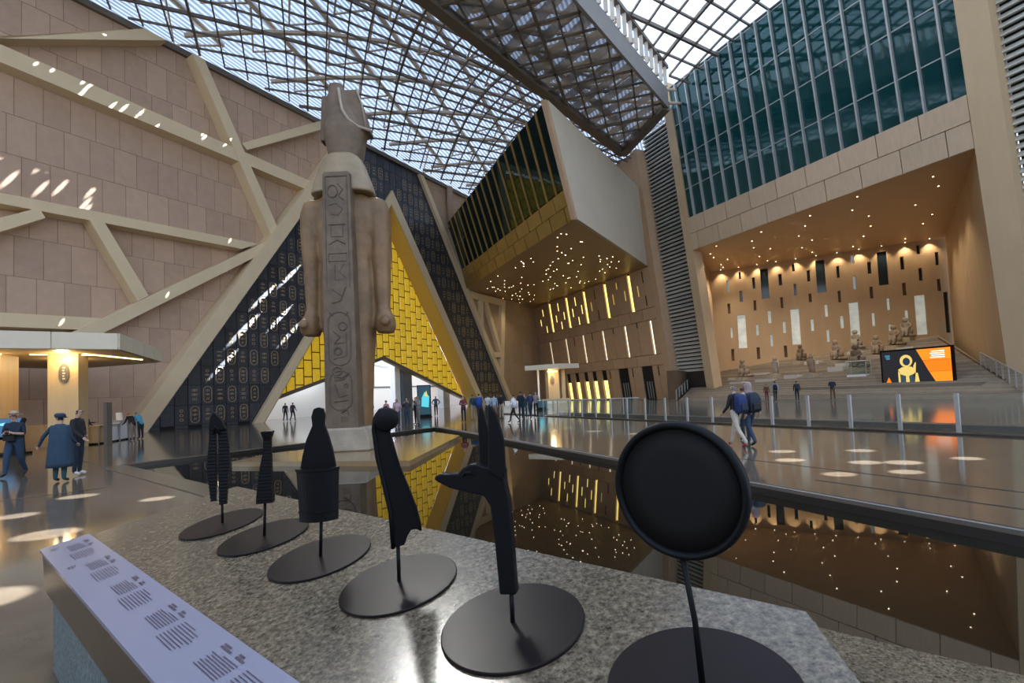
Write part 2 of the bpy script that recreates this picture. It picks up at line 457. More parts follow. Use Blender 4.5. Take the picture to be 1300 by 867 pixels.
# panels: columns 1 m wide, cartouches and squares by turns
def glyph_strokes(mb, kind, x0, x1, z0, z1, rng):
    """raised bronze signs inside a field, in panel coordinates (x, z), y is depth"""
    def bar(ax, az, bx, bz, r=.022):
        d = V(bx - ax, 0, bz - az); L = d.length
        if L < 1e-4: return
        t = d / L; s_ = V(-t.z, 0, t.x) * r
        mb.box(V(ax, 0, az) - s_, d, s_ * 2, V(0, -.012, 0), 1)
    def ring(cx, cz, rx, rz, r=.02, k=10):
        ps = [(cx + rx * math.cos(2 * PI * j / k), cz + rz * math.sin(2 * PI * j / k)) for j in range(k)]
        for j in range(k): bar(*ps[j], *ps[(j + 1) % k], r)
    hx = (x0 + x1) / 2; wx = x1 - x0; hz = z1 - z0
    rows = 3 if hz > 1.0 else 1
    for i in range(rows):
        cz = z0 + hz * (i + .5) / rows; hh = hz / rows
        k = rng.randrange(6)
        if k == 0: ring(hx, cz, wx * .24, hh * .26)
        elif k == 1:
            for q in (-.25, 0, .25): bar(hx + wx * q, cz - hh * .3, hx + wx * q, cz + hh * .3)
        elif k == 2:
            bar(x0 + wx * .12, cz, hx, cz + hh * .28); bar(hx, cz + hh * .28, x1 - wx * .12, cz); bar(x0 + wx * .12, cz, x1 - wx * .12, cz); ring(hx, cz + hh * .08, .06, .06, .02, 6)
        elif k == 3:
            bar(hx - wx * .2, cz - hh * .3, hx - wx * .05, cz + hh * .25); bar(hx - wx * .05, cz + hh * .25, hx + wx * .22, cz + hh * .12); bar(hx + wx * .22, cz + hh * .12, hx + wx * .1, cz - hh * .3)
        elif k == 4:
            bar(x0 + wx * .1, cz + hh * .15, x1 - wx * .1, cz + hh * .15); bar(x0 + wx * .1, cz - hh * .12, x1 - wx * .1, cz - hh * .12); bar(hx, cz - hh * .3, hx, cz + hh * .3)
        else:
            zs = [cz + hh * (.15 if j % 2 else -.15) for j in range(6)]
            for j in range(5): bar(x0 + wx * (.1 + .16 * j), zs[j], x0 + wx * (.1 + .16 * (j + 1)), zs[j + 1])
def glyph_panel(h, cart, seed):
    rng = random.Random(seed); mb = MB(); W = .94
    mb.box((0, 0, 0), (W, 0, 0), (0, -.05, 0), (0, 0, h - .04))
    mb2 = MB()
    if cart:
        x0, x1, z0, z1 = .13, W - .13, .14, h - .16; r = .3; pts = []
        for cx, cz, a0 in ((x1 - r, z1 - r, 0), (x0 + r, z1 - r, 90), (x0 + r, z0 + r, 180), (x1 - r, z0 + r, 270)):
            for j in range(4):
                a = math.radians(a0 + 30 * j); pts.append((cx + r * math.cos(a), cz + r * math.sin(a)))
        ins = [((x - W / 2) * .86 + W / 2, (z - h / 2) * .94 + h / 2) for x, z in pts]; k = len(pts)
        vs = [(x, -.05, z) for x, z in pts] + [(x, -.08, z) for x, z in pts] + [(x, -.08, z) for x, z in ins] + [(x, -.05, z) for x, z in ins]
        fs = []
        for j in range(k):
            j2 = (j + 1) % k
            fs += [(j, j2, k + j2, k + j), (k + j, k + j2, 2 * k + j2, 2 * k + j), (2 * k + j, 2 * k + j2, 3 * k + j2, 3 * k + j)]
        mb.add(vs, fs, 1)
        glyph_strokes(mb2, 0, .24, W - .24, .3, h - .34, rng)
    else:
        glyph_strokes(mb2, 1, .2, W - .2, .22, h - .26, rng)
    mb.add([(x, y - .05, z) for x, y, z in mb2.v], mb2.f, 1)
    return mb.mesh('glyph_panel', [m_dark, m_bronze])
HC, HS = 1.66, 1.56
GP = {(c, k): glyph_panel(HC if c else HS, c, 40 * c + k) for c in (0, 1) for k in range(6)}
DARKH = [(-1, 1 / 1.5, .1), (1, 1 / 1.59, 50.7), (0, 1, ROOFZ - .3)]
axm = Matrix((e, -n, UP)).transposed().to_4x4()
cnt = 0; clipped = []
for c in range(0, 51):
    z = .25 + (0 if c % 2 else -1.62); k = 0
    while z < ROOFZ:
        cart = (k + c) % 2; h = HC if (k % 2 == 0) else HS
        isC = k % 2 == 0
        rect = [(c + .03, z), (c + .97, z), (c + .97, z + h - .04), (c + .03, z + h - .04)]
        rect = clip_all(rect, [(0, -1, -.02)])
        z += h; k += 1
        if not rect: continue
        q = clip_all(rect, DARKH)
        if not q: continue
        la = clip_all(q, [(1, -1 / 1.503, 8.1)])
        rb_ = clip_all(clip_all(q, [(-1, 1 / 1.503, -8.1)]) or [], [(-1, -1 / 1.51, -43.95)])
        for part in (la, rb_):
            if not part: continue
            cnt += 1
            if abs(area(part) - .94 * (h - .04)) < 1e-3:
                o = inst('panel', GP[(1 if isC else 0, (c * 7 + k * 3) % 6)], wf)
                mm = axm.copy(); mm.translation = fac(c + .03, z - h, -.06); o.matrix_world = mm
            elif area(part) > .25:
                MB().prism([fac(s, zz, -.06) for s, zz in part], n * .05, back=False).build('panel', m_dark, wf)
            else: clipped.append(part)
cl = MB()
for part in clipped: cl.prism([fac(s, zz, -.06) for s, zz in part], n * .05, back=False)
if clipped:
    o = cl.build('panel_offcuts', m_dark, wf); o['kind'] = 'stuff'
fprism([(8.2, 0), (26.1, 26.9), (25.85, 25.1), (9.15, 0)], -2.1, .3, 'frame_beam', m_beam, wf)
fprism([(26.1, 26.9), (43.9, 0), (42.6, 0), (25.85, 25.1)], -2.1, .3, 'frame_beam', m_beam, wf)
fprism([(25.82, 25.02), (42.56, 0), (42.50, 0), (25.80, 24.92)], -2.1, .28, 'yellow_lit_reveal', m_litreveal, wf)
fprism([(25.88, 25.02), (9.19, 0), (9.25, 0), (25.90, 24.92)], -2.1, .28, 'yellow_lit_reveal', m_litreveal, wf)
fprism([(30.9, 30.6), (31.7, 30.6), (51.6, 0), (50.5, 0)], -.03, .45, 'edge_beam', m_beam, wf)
# golden bricks
wg = empty('wall_entrance'); tag(wg, 'glowing golden brick infill of the triangular entrance', 'wall', kind='structure')
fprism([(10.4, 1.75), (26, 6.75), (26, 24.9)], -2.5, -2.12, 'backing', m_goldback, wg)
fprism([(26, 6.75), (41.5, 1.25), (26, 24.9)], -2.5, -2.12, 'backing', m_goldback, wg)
BW, BH = 1.0, 1.72
lp = halfplanes([(10.4, 1.85), (26, 6.85), (26, 24.6)]); rp_ = halfplanes([(26, 6.85), (41.4, 1.35), (26, 24.6)])
m_brickless = 0
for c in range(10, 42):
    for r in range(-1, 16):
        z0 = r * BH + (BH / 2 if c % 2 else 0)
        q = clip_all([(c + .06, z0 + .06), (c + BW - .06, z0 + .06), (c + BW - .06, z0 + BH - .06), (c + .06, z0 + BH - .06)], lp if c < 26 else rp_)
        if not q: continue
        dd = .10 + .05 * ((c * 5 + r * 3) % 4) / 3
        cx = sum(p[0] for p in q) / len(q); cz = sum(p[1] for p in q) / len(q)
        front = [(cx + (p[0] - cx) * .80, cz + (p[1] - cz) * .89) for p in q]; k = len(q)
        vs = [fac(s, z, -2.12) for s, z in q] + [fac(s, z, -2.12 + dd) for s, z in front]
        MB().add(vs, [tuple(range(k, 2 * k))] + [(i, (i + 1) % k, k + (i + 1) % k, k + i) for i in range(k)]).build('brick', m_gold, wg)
fprism([(10.1, 1.45), (26, 6.45), (26, 6.85), (10.1, 1.85)], -2.6, -1.95, 'lintel', m_steeld, wg)
fprism([(26, 6.45), (41.9, .95), (41.9, 1.35), (26, 6.85)], -2.6, -1.95, 'lintel', m_steeld, wg)
# bright lobby beyond the entrance
m_lobby = mat('lobby_white', (.82, .83, .85), .5)
m_pil = mat('lobby_pillar_grey', (.10, .13, .16), .4)
lob = empty('wall_lobby'); tag(lob, 'white lobby walls and grey pillars beyond the golden entrance', 'wall', kind='structure')
fprism([(6, 0), (21.7, 0), (24.3, 7.6), (6, 7.6)], -7.2, -7.0, 'white_panel', m_lobby, lob)
fprism([(24.2, 0), (62, 0), (62, 8.2), (24.2, 8.2)], -16.2, -16.0, 'white_panel', m_lobby, lob)
fprism([(22.5, 0), (24.0, 0), (24.0, 7.5), (22.5, 7.5)], -4.4, -3.2, 'pillar', m_pil, lob)
fprism([(30.7, 0), (32.4, 0), (32.4, 6.5), (30.7, 6.5)], -4.8, -3.6, 'pillar', m_pil, lob)
fprism([(29.6, 0), (30.5, 0), (30.5, 6.5), (29.6, 6.5)], -4.8, -3.9, 'pillar', m_lobby, lob)
fprism([(38.3, 0), (39.7, 0), (39.7, 6), (38.3, 6)], -4.2, -3.2, 'pillar', m_steel, lob)
fprism([(24.2, 3.4), (62, 3.4), (62, 3.62), (24.2, 3.62)], -16.0, -15.8, 'rail', m_pil, lob)
for s_ in (25, 29, 33, 37, 41, 45):
    fprism([(s_, 3.62), (s_ + .12, 3.62), (s_ + .12, 8.2), (s_, 8.2)], -16.0, -15.85, 'mullion', m_steel, lob)
for s_ in (26.5, 31, 36):
    MB().sweep([fac(s_, 6.9, -15), fac(s_ + 2.2, 5.4, -9)], .25, .25).build('rafter', m_steel, lob)
for s_, z_, d_ in ((12, 5.5, -5.5), (18, 6, -5.5), (27, 6, -10), (34, 6, -10), (40, 5.5, -9), (46, 5.5, -9)):  # unseen fill lights added to brighten the lobby
    ld = bpy.data.lights.new('lobby_fill_light', 'POINT'); ld.energy = 700; ld.color = (.85, .93, 1); ld.shadow_soft_size = .6; ld.specular_factor = .2
    lo = bpy.data.objects.new('lobby_fill_light', ld); COL.objects.link(lo); lo.location = fac(s_, z_, d_)
# right hand plain wall with a small timber-like frame
wr = fprism([(50.3, 0), (64.5, 0), (64.5, ROOFZ), (31.0, ROOFZ)], -.6, -.03, 'wall_right', m_tileback, None)
tag(wr, 'plain brown stone wall with an open frame beside the dark wall', 'wall', kind='structure')
m_tile2 = mat('wall_tile_brown', (.42, .30, .20), .7, var=.06, scale=1.2, rnd=.06)
for r in range(10):
    for c in range(10, 22):
        s0 = c * 3.1 + (1.55 if r % 2 else 0); z0 = r * 3.3
        q = clip_all([(s0 + .02, z0 + .02), (s0 + 3.08, z0 + .02), (s0 + 3.08, z0 + 3.28), (s0 + .02, z0 + 3.28)], [(-1, -1 / 1.59, -50.7), (0, 1, ROOFZ), (1, 0, 64.4)])
        if q: MB().prism([fac(s, z, -.03) for s, z in q], n * .03, back=False).build('panel', m_tile2, wr)
for b in ([(40.6, 16.7), (50.2, 16.6), (50.1, 15.6), (41.2, 15.7)], [(49.0, 16.4), (50.1, 16.4), (48.6, 3.4), (47.9, 4.6)], [(44.1, 15.9), (45.0, 15.9), (48.5, 8.4), (48.2, 7.4)], [(43.2, 15.9), (44.0, 15.9), (43.6, 10.6), (43.2, 11.5)], [(46.0, 8.1), (48.6, 8.1), (48.5, 7.3), (46.4, 7.3)]):
    fprism(b, -.03, .55 + random.random() * .05, 'frame_bar', m_beam, wr)
MB().tube([fac(36.9, 25.0, .5), fac(36.9, 30.8, .5)], .45, 12).build('pilaster', m_tileback, wr, True)
fprism([(-42, 30.62), (64, 30.62), (64, 31.1), (-42, 31.1)], -.6, .3, 'trim_3', m_steeld, None)
tag(bpy.data.objects['trim_3'], 'dark gutter along the top of the entrance front', 'trim', kind='structure')

# ---------------------------------------------------------------- gallery side: slit wall
def gbox(mb, t0, t1, z0, z1, o0, o1, mi=0):
    return mb.box(gal(t0, z0, o0), w * (t1 - t0), (UP + m * LEAN) * (z1 - z0), m * (o1 - o0), mi)
def gb(name, t0, t1, z0, z1, o0, o1, mt, parent=None): return gbox(MB(), t0, t1, z0, z1, o0, o1).build(name, mt, parent)
ws = gb('wall_gallery', 5.4, 44, -.1, 31, -.9, -.28, m_stone2)
tag(ws, 'leaning brown stone gallery wall with lit vertical slits under the balcony', 'wall', kind='structure')
def prow(z0, z1, cuts, tmin=6.3, tmax=41.0, doors=()):
    """a row of stone panels; cuts = (t, gap)"""
    cs = sorted(cuts); prev = tmin
    for t, g in cs + [(tmax, 0)]:
        if t - g / 2 - prev > .1: gb('panel', prev, t - g / 2, z0 + .03, z1 - .03, -.3, 0, m_stone, ws)
        prev = t + g / 2
big1 = [10.39, 15.6, 20.8, 25.75, 31.05]; big2 = [7.55, 12.6, 17.65, 22.7, 27.65, 32.7]
j1 = [7.7, 13.0, 18.1, 23.3, 28.4, 33.5, 36]; j2 = [8.7, 11.2, 13.7, 16.3, 18.8, 21.5, 24.0, 26.5, 29.0, 31.5, 34.0, 37]; j3 = [10.1, 15.2, 20.3, 25.2, 30.2, 35.2]
prow(11.7, 16.75, [(t, .62) for t in big1] + [(t, .06) for t in j1])
prow(10.2, 11.7, [(t, .06) for t in j2])
prow(5.8, 10.2, [(t, .42) for t in big2] + [(t, .06) for t in j3])
prow(4.4, 5.8, [(t, .06) for t in j2])
openings = [(8.45, 10.7), (13.25, 15.6), (18.2, 19.5), (20.75, 21.95), (23.0, 24.2), (25.5, 26.75), (28, 29.2)]
prow(0, 4.4, [((a_ + b_) / 2, b_ - a_) for a_, b_ in openings] + [(t, .06) for t in (7.35, 12.3, 17.3)])
for t in big1: gb('lit_slit', t - .31, t + .31, 11.75, 16.5, -.29, -.2, m_lit, ws)
for t in big2: gb('lit_slit', t - .12, t + .2, 5.85, 10.1, -.29, -.2, m_litw, ws)
for a_, b_ in openings[2:]:
    gb('dark_window', a_, b_, 2.95, 4.35, -.29, -.24, m_win, ws)
    gb('lit_window', a_ + .1, b_ - .1, .2, 2.9, -.29, -.24, m_lit, ws)
for a_, b_ in openings[:2]:
    d_ = gb('door_opening', a_, b_, .05, 4.35, -.29, -.25, mat('door_dark', (.012, .014, .016), .3), ws)
    for q in (.3, .5, .7): gb('door_bar', a_ + (b_ - a_) * q - .05, a_ + (b_ - a_) * q + .05, .1, 2.4, -.25, -.15, m_steel, d_)
SM = [(33.5, 14.75, 15.9), (34.6, 13.2, 14.3), (32.9, 11.8, 12.95), (28.4, 14.8, 16.1), (29.4, 13.1, 14.25), (26.95, 13.2, 14.4), (28.05, 11.8, 13.0), (23.3, 14.8, 16.1), (24.35, 13.2, 14.5), (21.8, 13.3, 14.65), (22.98, 11.8, 13.0), (19.3, 13.3, 14.6), (13.0, 15.2, 16.1), (11.5, 13.4, 14.7), (8.87, 13.4, 14.8), (14.05, 13.3, 14.7)]
m_litd = mat('lit_slot_dim', (.4, .3, .12), .5, emit=(.9, .62, .15), estr=.45)
for t, z0, z1 in SM: gb('lit_slit', t - .08, t + .08, z0, z1, -.02, .012, m_litd if t < 20 else m_lit, ws)
for t, z0, z1 in [(18.15, 14.8, 16.2), (17.8, 11.8, 13.2), (7.7, 14.95, 16.4), (7.63, 12.0, 13.3), (25.2, 8.7, 10.05), (20.3, 9.1, 10.15), (15.2, 9.4, 10.15), (10.1, 9.5, 10.15), (17.35, 3.1, 4.3), (12.35, 3.1, 4.3), (7.35, 3.1, 4.3)]:
    gb('dark_slit', t - .1, t + .1, z0, z1, -.02, .012, m_stone2, ws)
gb('end_pier', 5.35, 6.32, -.1, 31, -1.6, .02, m_stone, ws)
# louvred strip
for r_ in range(4): prow(16.78 + 3.5 * r_, 20.25 + 3.5 * r_, [(t + (1.3 if r_ % 2 else 0), .04) for t in j2])
wlv = gb('wall_louvre', -.2, 5.4, 0, 33, -1.9, -1.5, m_louvb); tag(wlv, 'grey horizontal louvres between the slit wall and the stair opening', 'louvre wall', kind='structure')
def slats(parent, t0, t1, z0, z1, pitch_, off):
    me = None; z = z0
    while z < z1:
        p = gal(t1, z, off); mb = MB()
        mb.prism([p, p + m * .28 - UP * .02, p + m * .28 + UP * .06, p + UP * (pitch_ * .74)], w * (t0 - t1))
        mb.build('slat', m_louv, parent); z += pitch_
slats(wlv, 5.36, .1, 3.3, 32.5, .46, -1.4)
gb('base_panel', .1, 5.36, -.1, 3.3, -1.4, -1.0, mat('louvre_base_stone', (.05, .04, .035), .5, var=.2), wlv)

# ---------------------------------------------------------------- stair hall under the glass gallery
BL, BR = V(27.0, 66.2, 0), V(48.2, 54.2, 0)
wp = gb('wall_pier', -.98, .1, -.1, 35.5, -1.3, .02, m_pier); tag(wp, 'tall slanting tan pier left of the stair opening', 'pier', kind='structure')
wq = gb('wall_column', -27.4, -25.75, -.1, 42, -1.3, .1, m_pier); tag(wq, 'tall tan pier at the right end of the glass gallery', 'pier', kind='structure')
def quadwall(name, a_, b_, c_, d_, th, mt, label):
    a_, b_, c_, d_ = (Vector(x) for x in (a_, b_, c_, d_)); nn = (b_ - a_).cross(d_ - a_).normalized() * th
    o = MB().prism([a_, b_, c_, d_], nn).build(name, mt); tag(o, label, 'wall', kind='structure'); return o
quadwall('wall_stair_left', gal(-.95, -.1, -.5), BL + V(.5, .6, -.1), BL + V(.5, .6, 16.9), gal(-.95, 16.9, -.5), -.4, m_wood, 'warm wall closing the left side of the staircase')
quadwall('wall_stair_right', gal(-25.8, -.1, 0), BR + V(-.1, -.4, -.1), BR + V(-.1, -.4, 16.9), gal(-25.8, 16.9, 0), .4, m_wood, 'tall tan side wall right of the staircase')
db = (BR - BL).normalized(); nb_ = V(db.y, -db.x, 0)
if nb_.dot(V(-1, -1, 0)) < 0: nb_ = -nb_
WD = [(3.66, 3.94, 15.23, 16.18), (5.2, 5.52, 13.73, 15.21), (6.18, 7.07, 12.27, 16.13), (8.2, 8.57, 13.72, 15.21), (9.75, 10.05, 15.26, 16.23), (11.29, 11.62, 13.76, 15.17), (12.25, 13.21, 12.24, 16.19), (3.62, 3.97, 12.23, 13.66), (9.78, 10.07, 12.24, 13.71), (14.36, 14.66, 13.74, 15.2), (18.37, 19.3, 12.23, 16.17), (17.4, 17.77, 13.76, 15.18), (20.46, 20.8, 13.74, 15.23), (22.01, 22.28, 15.25, 16.27), (22.03, 22.35, 12.24, 13.67), (23.56, 23.88, 13.75, 15.22), (24.0, 24.35, 6.18, 10.66)]
WLt = [(2.16, 2.45, 13.76, 15.25), (15.86, 16.18, 15.25, 16.26), (15.9, 16.2, 12.13, 13.7)]
WB = [(2.09, 2.43, 10.86, 12.18), (5.18, 5.5, 10.9, 12.21), (8.23, 8.53, 10.83, 12.2), (11.3, 11.62, 11.19, 12.24), (2.18, 2.53, 4.6, 6.15), (5.19, 5.56, 4.62, 6.14), (8.27, 8.62, 4.63, 6.11), (14.32, 14.61, 10.77, 12.19), (17.43, 17.74, 10.84, 12.22), (20.47, 20.79, 10.77, 12.22), (23.55, 23.84, 10.84, 12.21)]
WLI = [(3.12, 4.13, 6.18, 10.56), (2.23, 2.5, 7.6, 9.1), (5.26, 5.58, 7.67, 9.11), (6.72, 7.08, 9.08, 10.7), (6.82, 7.1, 6.13, 7.63), (8.33, 8.64, 7.67, 9.13), (9.25, 10.18, 6.13, 10.58), (11.34, 11.65, 7.64, 9.09), (12.88, 13.18, 9.21, 10.69), (12.9, 13.18, 6.16, 7.63), (15.31, 16.27, 6.5, 10.62), (14.37, 14.7, 7.66, 9.15), (17.45, 17.76, 7.6, 9.14), (18.96, 19.25, 9.29, 10.69), (18.96, 19.26, 6.18, 7.64), (20.52, 20.85, 7.68, 9.09), (21.46, 22.42, 6.17, 10.65)]
HOLES = WD + WLt + WB + WLI
def bw(u, z, d=0.0): return BL + db * u + nb_ * d + UP * z
us = sorted({-2.0, 26.5, *[h[0] for h in HOLES], *[h[1] for h in HOLES]}); zs = sorted({-.1, 17.0, *[h[2] for h in HOLES], *[h[3] for h in HOLES]})
mb = MB()
for j in range(len(zs) - 1):
    zc = (zs[j] + zs[j + 1]) / 2; run = None
    for i in range(len(us)):
        full = i < len(us) - 1 and not any(h[0] < (us[i] + us[i + 1]) / 2 < h[1] and h[2] < zc < h[3] for h in HOLES)
        if full and run is None: run = us[i]
        if not full and run is not None:
            mb.add([bw(run, zs[j]), bw(us[i], zs[j]), bw(us[i], zs[j + 1]), bw(run, zs[j + 1])], [(0, 1, 2, 3)]); run = None
for u0, u1, z0, z1 in HOLES:
    c = [(u0, z0), (u1, z0), (u1, z1), (u0, z1)]
    for k in range(4):
        p, q = c[k], c[(k + 1) % 4]
        mb.add([bw(*p), bw(*p, -.45), bw(*q, -.45), bw(*q)], [(0, 1, 2, 3)])
wbk = mb.build('wall_stairs', m_wood); tag(wbk, 'warm lit back wall of the stair hall pierced by slit windows', 'wall', kind='structure')
m_wl = mat('window_lit', (.6, .62, .6), .3, emit=(.85, .92, .80), estr=.2, var=.3, scale=.8)
m_wlt = mat('window_pale', (.25, .3, .32), .2, emit=(.5, .62, .65), estr=.25)
m_wbr = mat('niche_brown', (.17, .09, .04), .6)
m_wdk = mat('window_black', (.012, .022, .03), .12)
for L, mt in ((WD, m_wdk), (WLt, m_wlt), (WB, m_wbr), (WLI, m_wl)):
    for u0, u1, z0, z1 in L:
        MB().box(bw(u0, z0, -.45), db * (u1 - u0), UP * (z1 - z0), nb_ * .03).build('pane', mt, wbk)
# soffit over the stairs
sof = MB().prism([gal(-.3, 16.7), gal(-26.6, 16.7), BR + V(1.2, -.9, 16.7), BL + V(-.6, .9, 16.7)], (0, 0, .4)).build('ceiling_stairs', m_soff)
tag(sof, 'warm flat soffit with downlights over the staircase', 'ceiling', kind='structure')
dl = MB()
dl.add([(.055 * math.cos(2 * PI * j / 10), .055 * math.sin(2 * PI * j / 10), 0) for j in range(10)], [tuple(range(9, -1, -1))])
me_dl = dl.mesh('downlight', m_down)
rng = random.Random(5)
for i in range(6):
    for j in range(5):
        a_, b_ = (i + .6 + rng.uniform(-.2, .2)) / 6.4, (j + .5 + rng.uniform(-.2, .2)) / 5
        p = gal(-.95, 16.7).lerp(gal(-25.75, 16.7), b_).lerp((BL + UP * 16.7).lerp(BR + UP * 16.7, b_), a_)
        inst('downlight', me_dl, sof, (p.x, p.y, 16.68))
for i in range(11):
    p = bw(1.6 + 2.15 * i, 16.66, .55); inst('downlight', me_dl, sof, p)
    ld = bpy.data.lights.new('wall_washer', 'SPOT'); ld.energy = 270; ld.color = (1, .80, .54); ld.spot_size = math.radians(95); ld.spot_blend = .8; ld.shadow_soft_size = .1
    lo = bpy.data.objects.new('wall_washer', ld); COL.objects.link(lo); lo.location = p - UP * .1
    lo.rotation_euler = V(-nb_.x * .22, -nb_.y * .22, -1).to_track_quat('-Z', 'Y').to_euler()
for i in range(3):
    for j in range(3):
        p = gal(-3 - 9.5 * i, 16.5).lerp(bw(3 + 9 * i, 16.5), .25 + .22 * j)
        ld = bpy.data.lights.new('soffit_spot', 'SPOT'); ld.energy = 1150; ld.color = (1, .86, .68); ld.spot_size = math.radians(110); ld.spot_blend = .7; ld.shadow_soft_size = .15
        lo = bpy.data.objects.new('soffit_spot', ld); COL.objects.link(lo); lo.location = (p.x, p.y, 16.55)
# spandrel and glass gallery
sp = gb('wall_spandrel', -25.75, -.98, 16.72, 20.3, -.7, -.05, m_stone2); tag(sp, 'two courses of stone panels below the glass gallery', 'spandrel', kind='structure')
def course(z0, z1, cuts, t0, t1, o1):
    prev = t0
    for t in sorted(cuts) + [t1]:
        if t <= t0: continue
        gb('panel', prev + .03, min(t, t1) - .03, z0 + .02, z1 - .02, -.06, o1, m_span, sp); prev = t
        if t >= t1: break
course(16.7, 18.52, [-1.93 - 2.8 * k for k in range(9)], -25.75, -.98, .10)
course(18.52, 20.3, [-3.2 - 2.82 * k for k in range(9)], -25.75, -.98, .13)
wg1 = empty('window_1'); tag(wg1, 'huge teal glass curtain wall of the upper gallery', 'window', kind='structure')
ts = [-.98] + [-1.9 - 1.43 * k for k in range(17)] + [-25.75]; zr = [20.35, 23.5, 27.0, 30.6, 34.6]
TOPZ = 34.9
for i in range(len(ts) - 1):
    for j in range(len(zr) - 1):
        gb('pane', ts[i + 1] + .04, ts[i] - .04, zr[j] + .03, zr[j + 1] - .03, -.2, -.17, m_teal, wg1)
for t in ts[1:-1]: gb('mullion', t - .06, t + .06, 20.3, 34.75, -.2, .14, m_steel, wg1)
for z in zr[1:]:
    gb('transom', -25.75, -.98, z - .04, z + .04, -.22, -.12, m_steel, wg1)
m_int = mat('gallery_interior', (.06, .075, .075), .7, var=.2, scale=.3)
itr = empty('wall_gallery_room'); tag(itr, 'dim room behind the teal glass wall', 'room', kind='structure')
gb('room_back', -26, -.5, 20, 34.8, -9.2, -9, m_int, itr); gb('room_floor', -26, -.5, 20.05, 20.3, -9, -.25, m_int, itr)
gb('room_ceiling', -26, -.5, 34.7, 34.85, -9.2, -.05, m_int, itr); gb('room_side', -.9, -.6, 20.3, 34.7, -9, -.3, m_int, itr); gb('room_side', -26, -25.75, 20.3, 34.7, -9, -.3, m_int, itr)
gb('room_gallery', -25.7, -1, 26.6, 27.0, -9, -4, m_span, itr)
m_leaf = mat('palm_leaf', (.50, .60, .06), .5, var=.3)
for i, t in enumerate((-11.3, -13.0, -14.3, -15.6)):
    pl = empty('potted_palm', gal(t, 20.36, -1.15)); rg = random.Random(i)
    tag(pl, 'yellow-green potted palm behind the teal glass, %s' % ('leftmost of four', 'second from the left', 'third from the left', 'rightmost of four')[i], 'plant', 'palms behind the glass')
    MB().loft([ellring((0, 0, z), r, r, 10) for z, r in ((0, .16), (.35, .22))]).build('pot', m_steeld, pl)
    for k in range(8):
        a_ = 2 * PI * k / 8 + rg.random(); L = rg.uniform(.75, 1.15); d_ = V(math.cos(a_), math.sin(a_), 0) * .55; s_ = V(-d_.y, d_.x, 0) * .22
        pts = [d_ * L * q * .9 + UP * (.35 + L * (1.5 * q - .8 * q * q)) for q in (0, .35, .7, 1)]
        vs = []
        for q, p in enumerate(pts): wv_ = (.3, 1, .8, .05)[q]; vs += [p - s_ * wv_, p + UP * .03, p + s_ * wv_]
        MB().add(vs, [(3 * q + i_, 3 * q + i_ + 1, 3 * q + i_ + 4, 3 * q + i_ + 3) for q in range(3) for i_ in range(2)]).build('leaf', m_leaf, pl)
# louvres right of the column
wl2 = gb('wall_louvre_right', -46, -27.4, 0, 44, -1.9, -1.5, m_louvb); tag(wl2, 'grey horizontal louvres at the right edge of the view', 'louvre wall', kind='structure')
slats(wl2, -27.4, -46, 4.1, 44, .52, -1.2)
gb('base_panel', -46, -27.4, -.1, 4.0, -1.4, -.9, mat('dark_base_panel', (.035, .04, .042), .25, var=.2), wl2)

# ---------------------------------------------------------------- balcony box
C1 = V(6.11, 43.67, 16.9); C2 = gal(6.9, 16.9); C3 = gal(40, 16.9); C4 = V(-5.9, 70.4, 16.9)
T1 = V(3.57, 39.77, 25.59); T4 = fac(36.5, 25.72, .05); T2 = gal(6.29, 26.59)
bx_ = MB().prism([C1, C2, C3, C4], (0, 0, .35)).build('ceiling_balcony', m_soff)
tag(bx_, 'tan balcony soffit dotted with tiny downlights', 'ceiling', kind='structure')
rng = random.Random(8)
for i in range(105):
    while True:
        a_, b_ = rng.random(), rng.random()
        if 0.04 < a_ < .96 and .04 < b_ < .9: break
    p = C1.lerp(C2, b_).lerp(C4.lerp(C3, b_), a_); inst('downlight', me_dl, bx_, (p.x, p.y, 16.885))
for i in range(4):
    p = C1.lerp(C2, .55).lerp(C4.lerp(C3, .55), .15 + .22 * i)
    ld = bpy.data.lights.new('balcony_spot', 'SPOT'); ld.energy = 500; ld.color = (1, .80, .5); ld.spot_size = math.radians(120); ld.spot_blend = .7; ld.shadow_soft_size = .15
    lo = bpy.data.objects.new('balcony_spot', ld); COL.objects.link(lo); lo.location = (p.x, p.y, 16.75)
def bf(u, v, o=0.0):
    p = C1.lerp(C4, u).lerp(T1.lerp(T4, u), v); nn = (C4 - C1).cross(T1 - C1).normalized()
    if nn.dot(V(-1, -1, 0)) < 0: nn = -nn
    return p + nn * o
def fbox(name, u0, u1, v0, v1, o0, o1, mt, parent):
    vs = [bf(u0, v0, o0), bf(u1, v0, o0), bf(u1, v1, o0), bf(u0, v1, o0), bf(u0, v0, o1), bf(u1, v0, o1), bf(u1, v1, o1), bf(u0, v1, o1)]
    return MB().add(vs, [(0, 1, 2, 3), (7, 6, 5, 4), (0, 4, 5, 1), (1, 5, 6, 2), (2, 6, 7, 3), (3, 7, 4, 0)]).build(name, mt, parent)
bal = fbox('wall_balcony', .08, .96, .02, .97, -1.9, -1.6, m_darkback, None); tag(bal, 'projecting balcony front with dark glazing above bronze panels', 'balcony', kind='structure')
NU = 17
for k in range(NU):
    u0, u1 = k / NU, (k + 1) / NU
    fbox('pane', u0 + .004, u1 - .004, .29, .64, -.12, -.08, m_dglass, bal); fbox('pane', u0 + .004, u1 - .004, .645, .99, -.12, -.08, m_dglass, bal)
    if k: fbox('mullion', u0 - .0022, u0 + .0022, .28, 1, -.12, .05, m_spangold, bal)
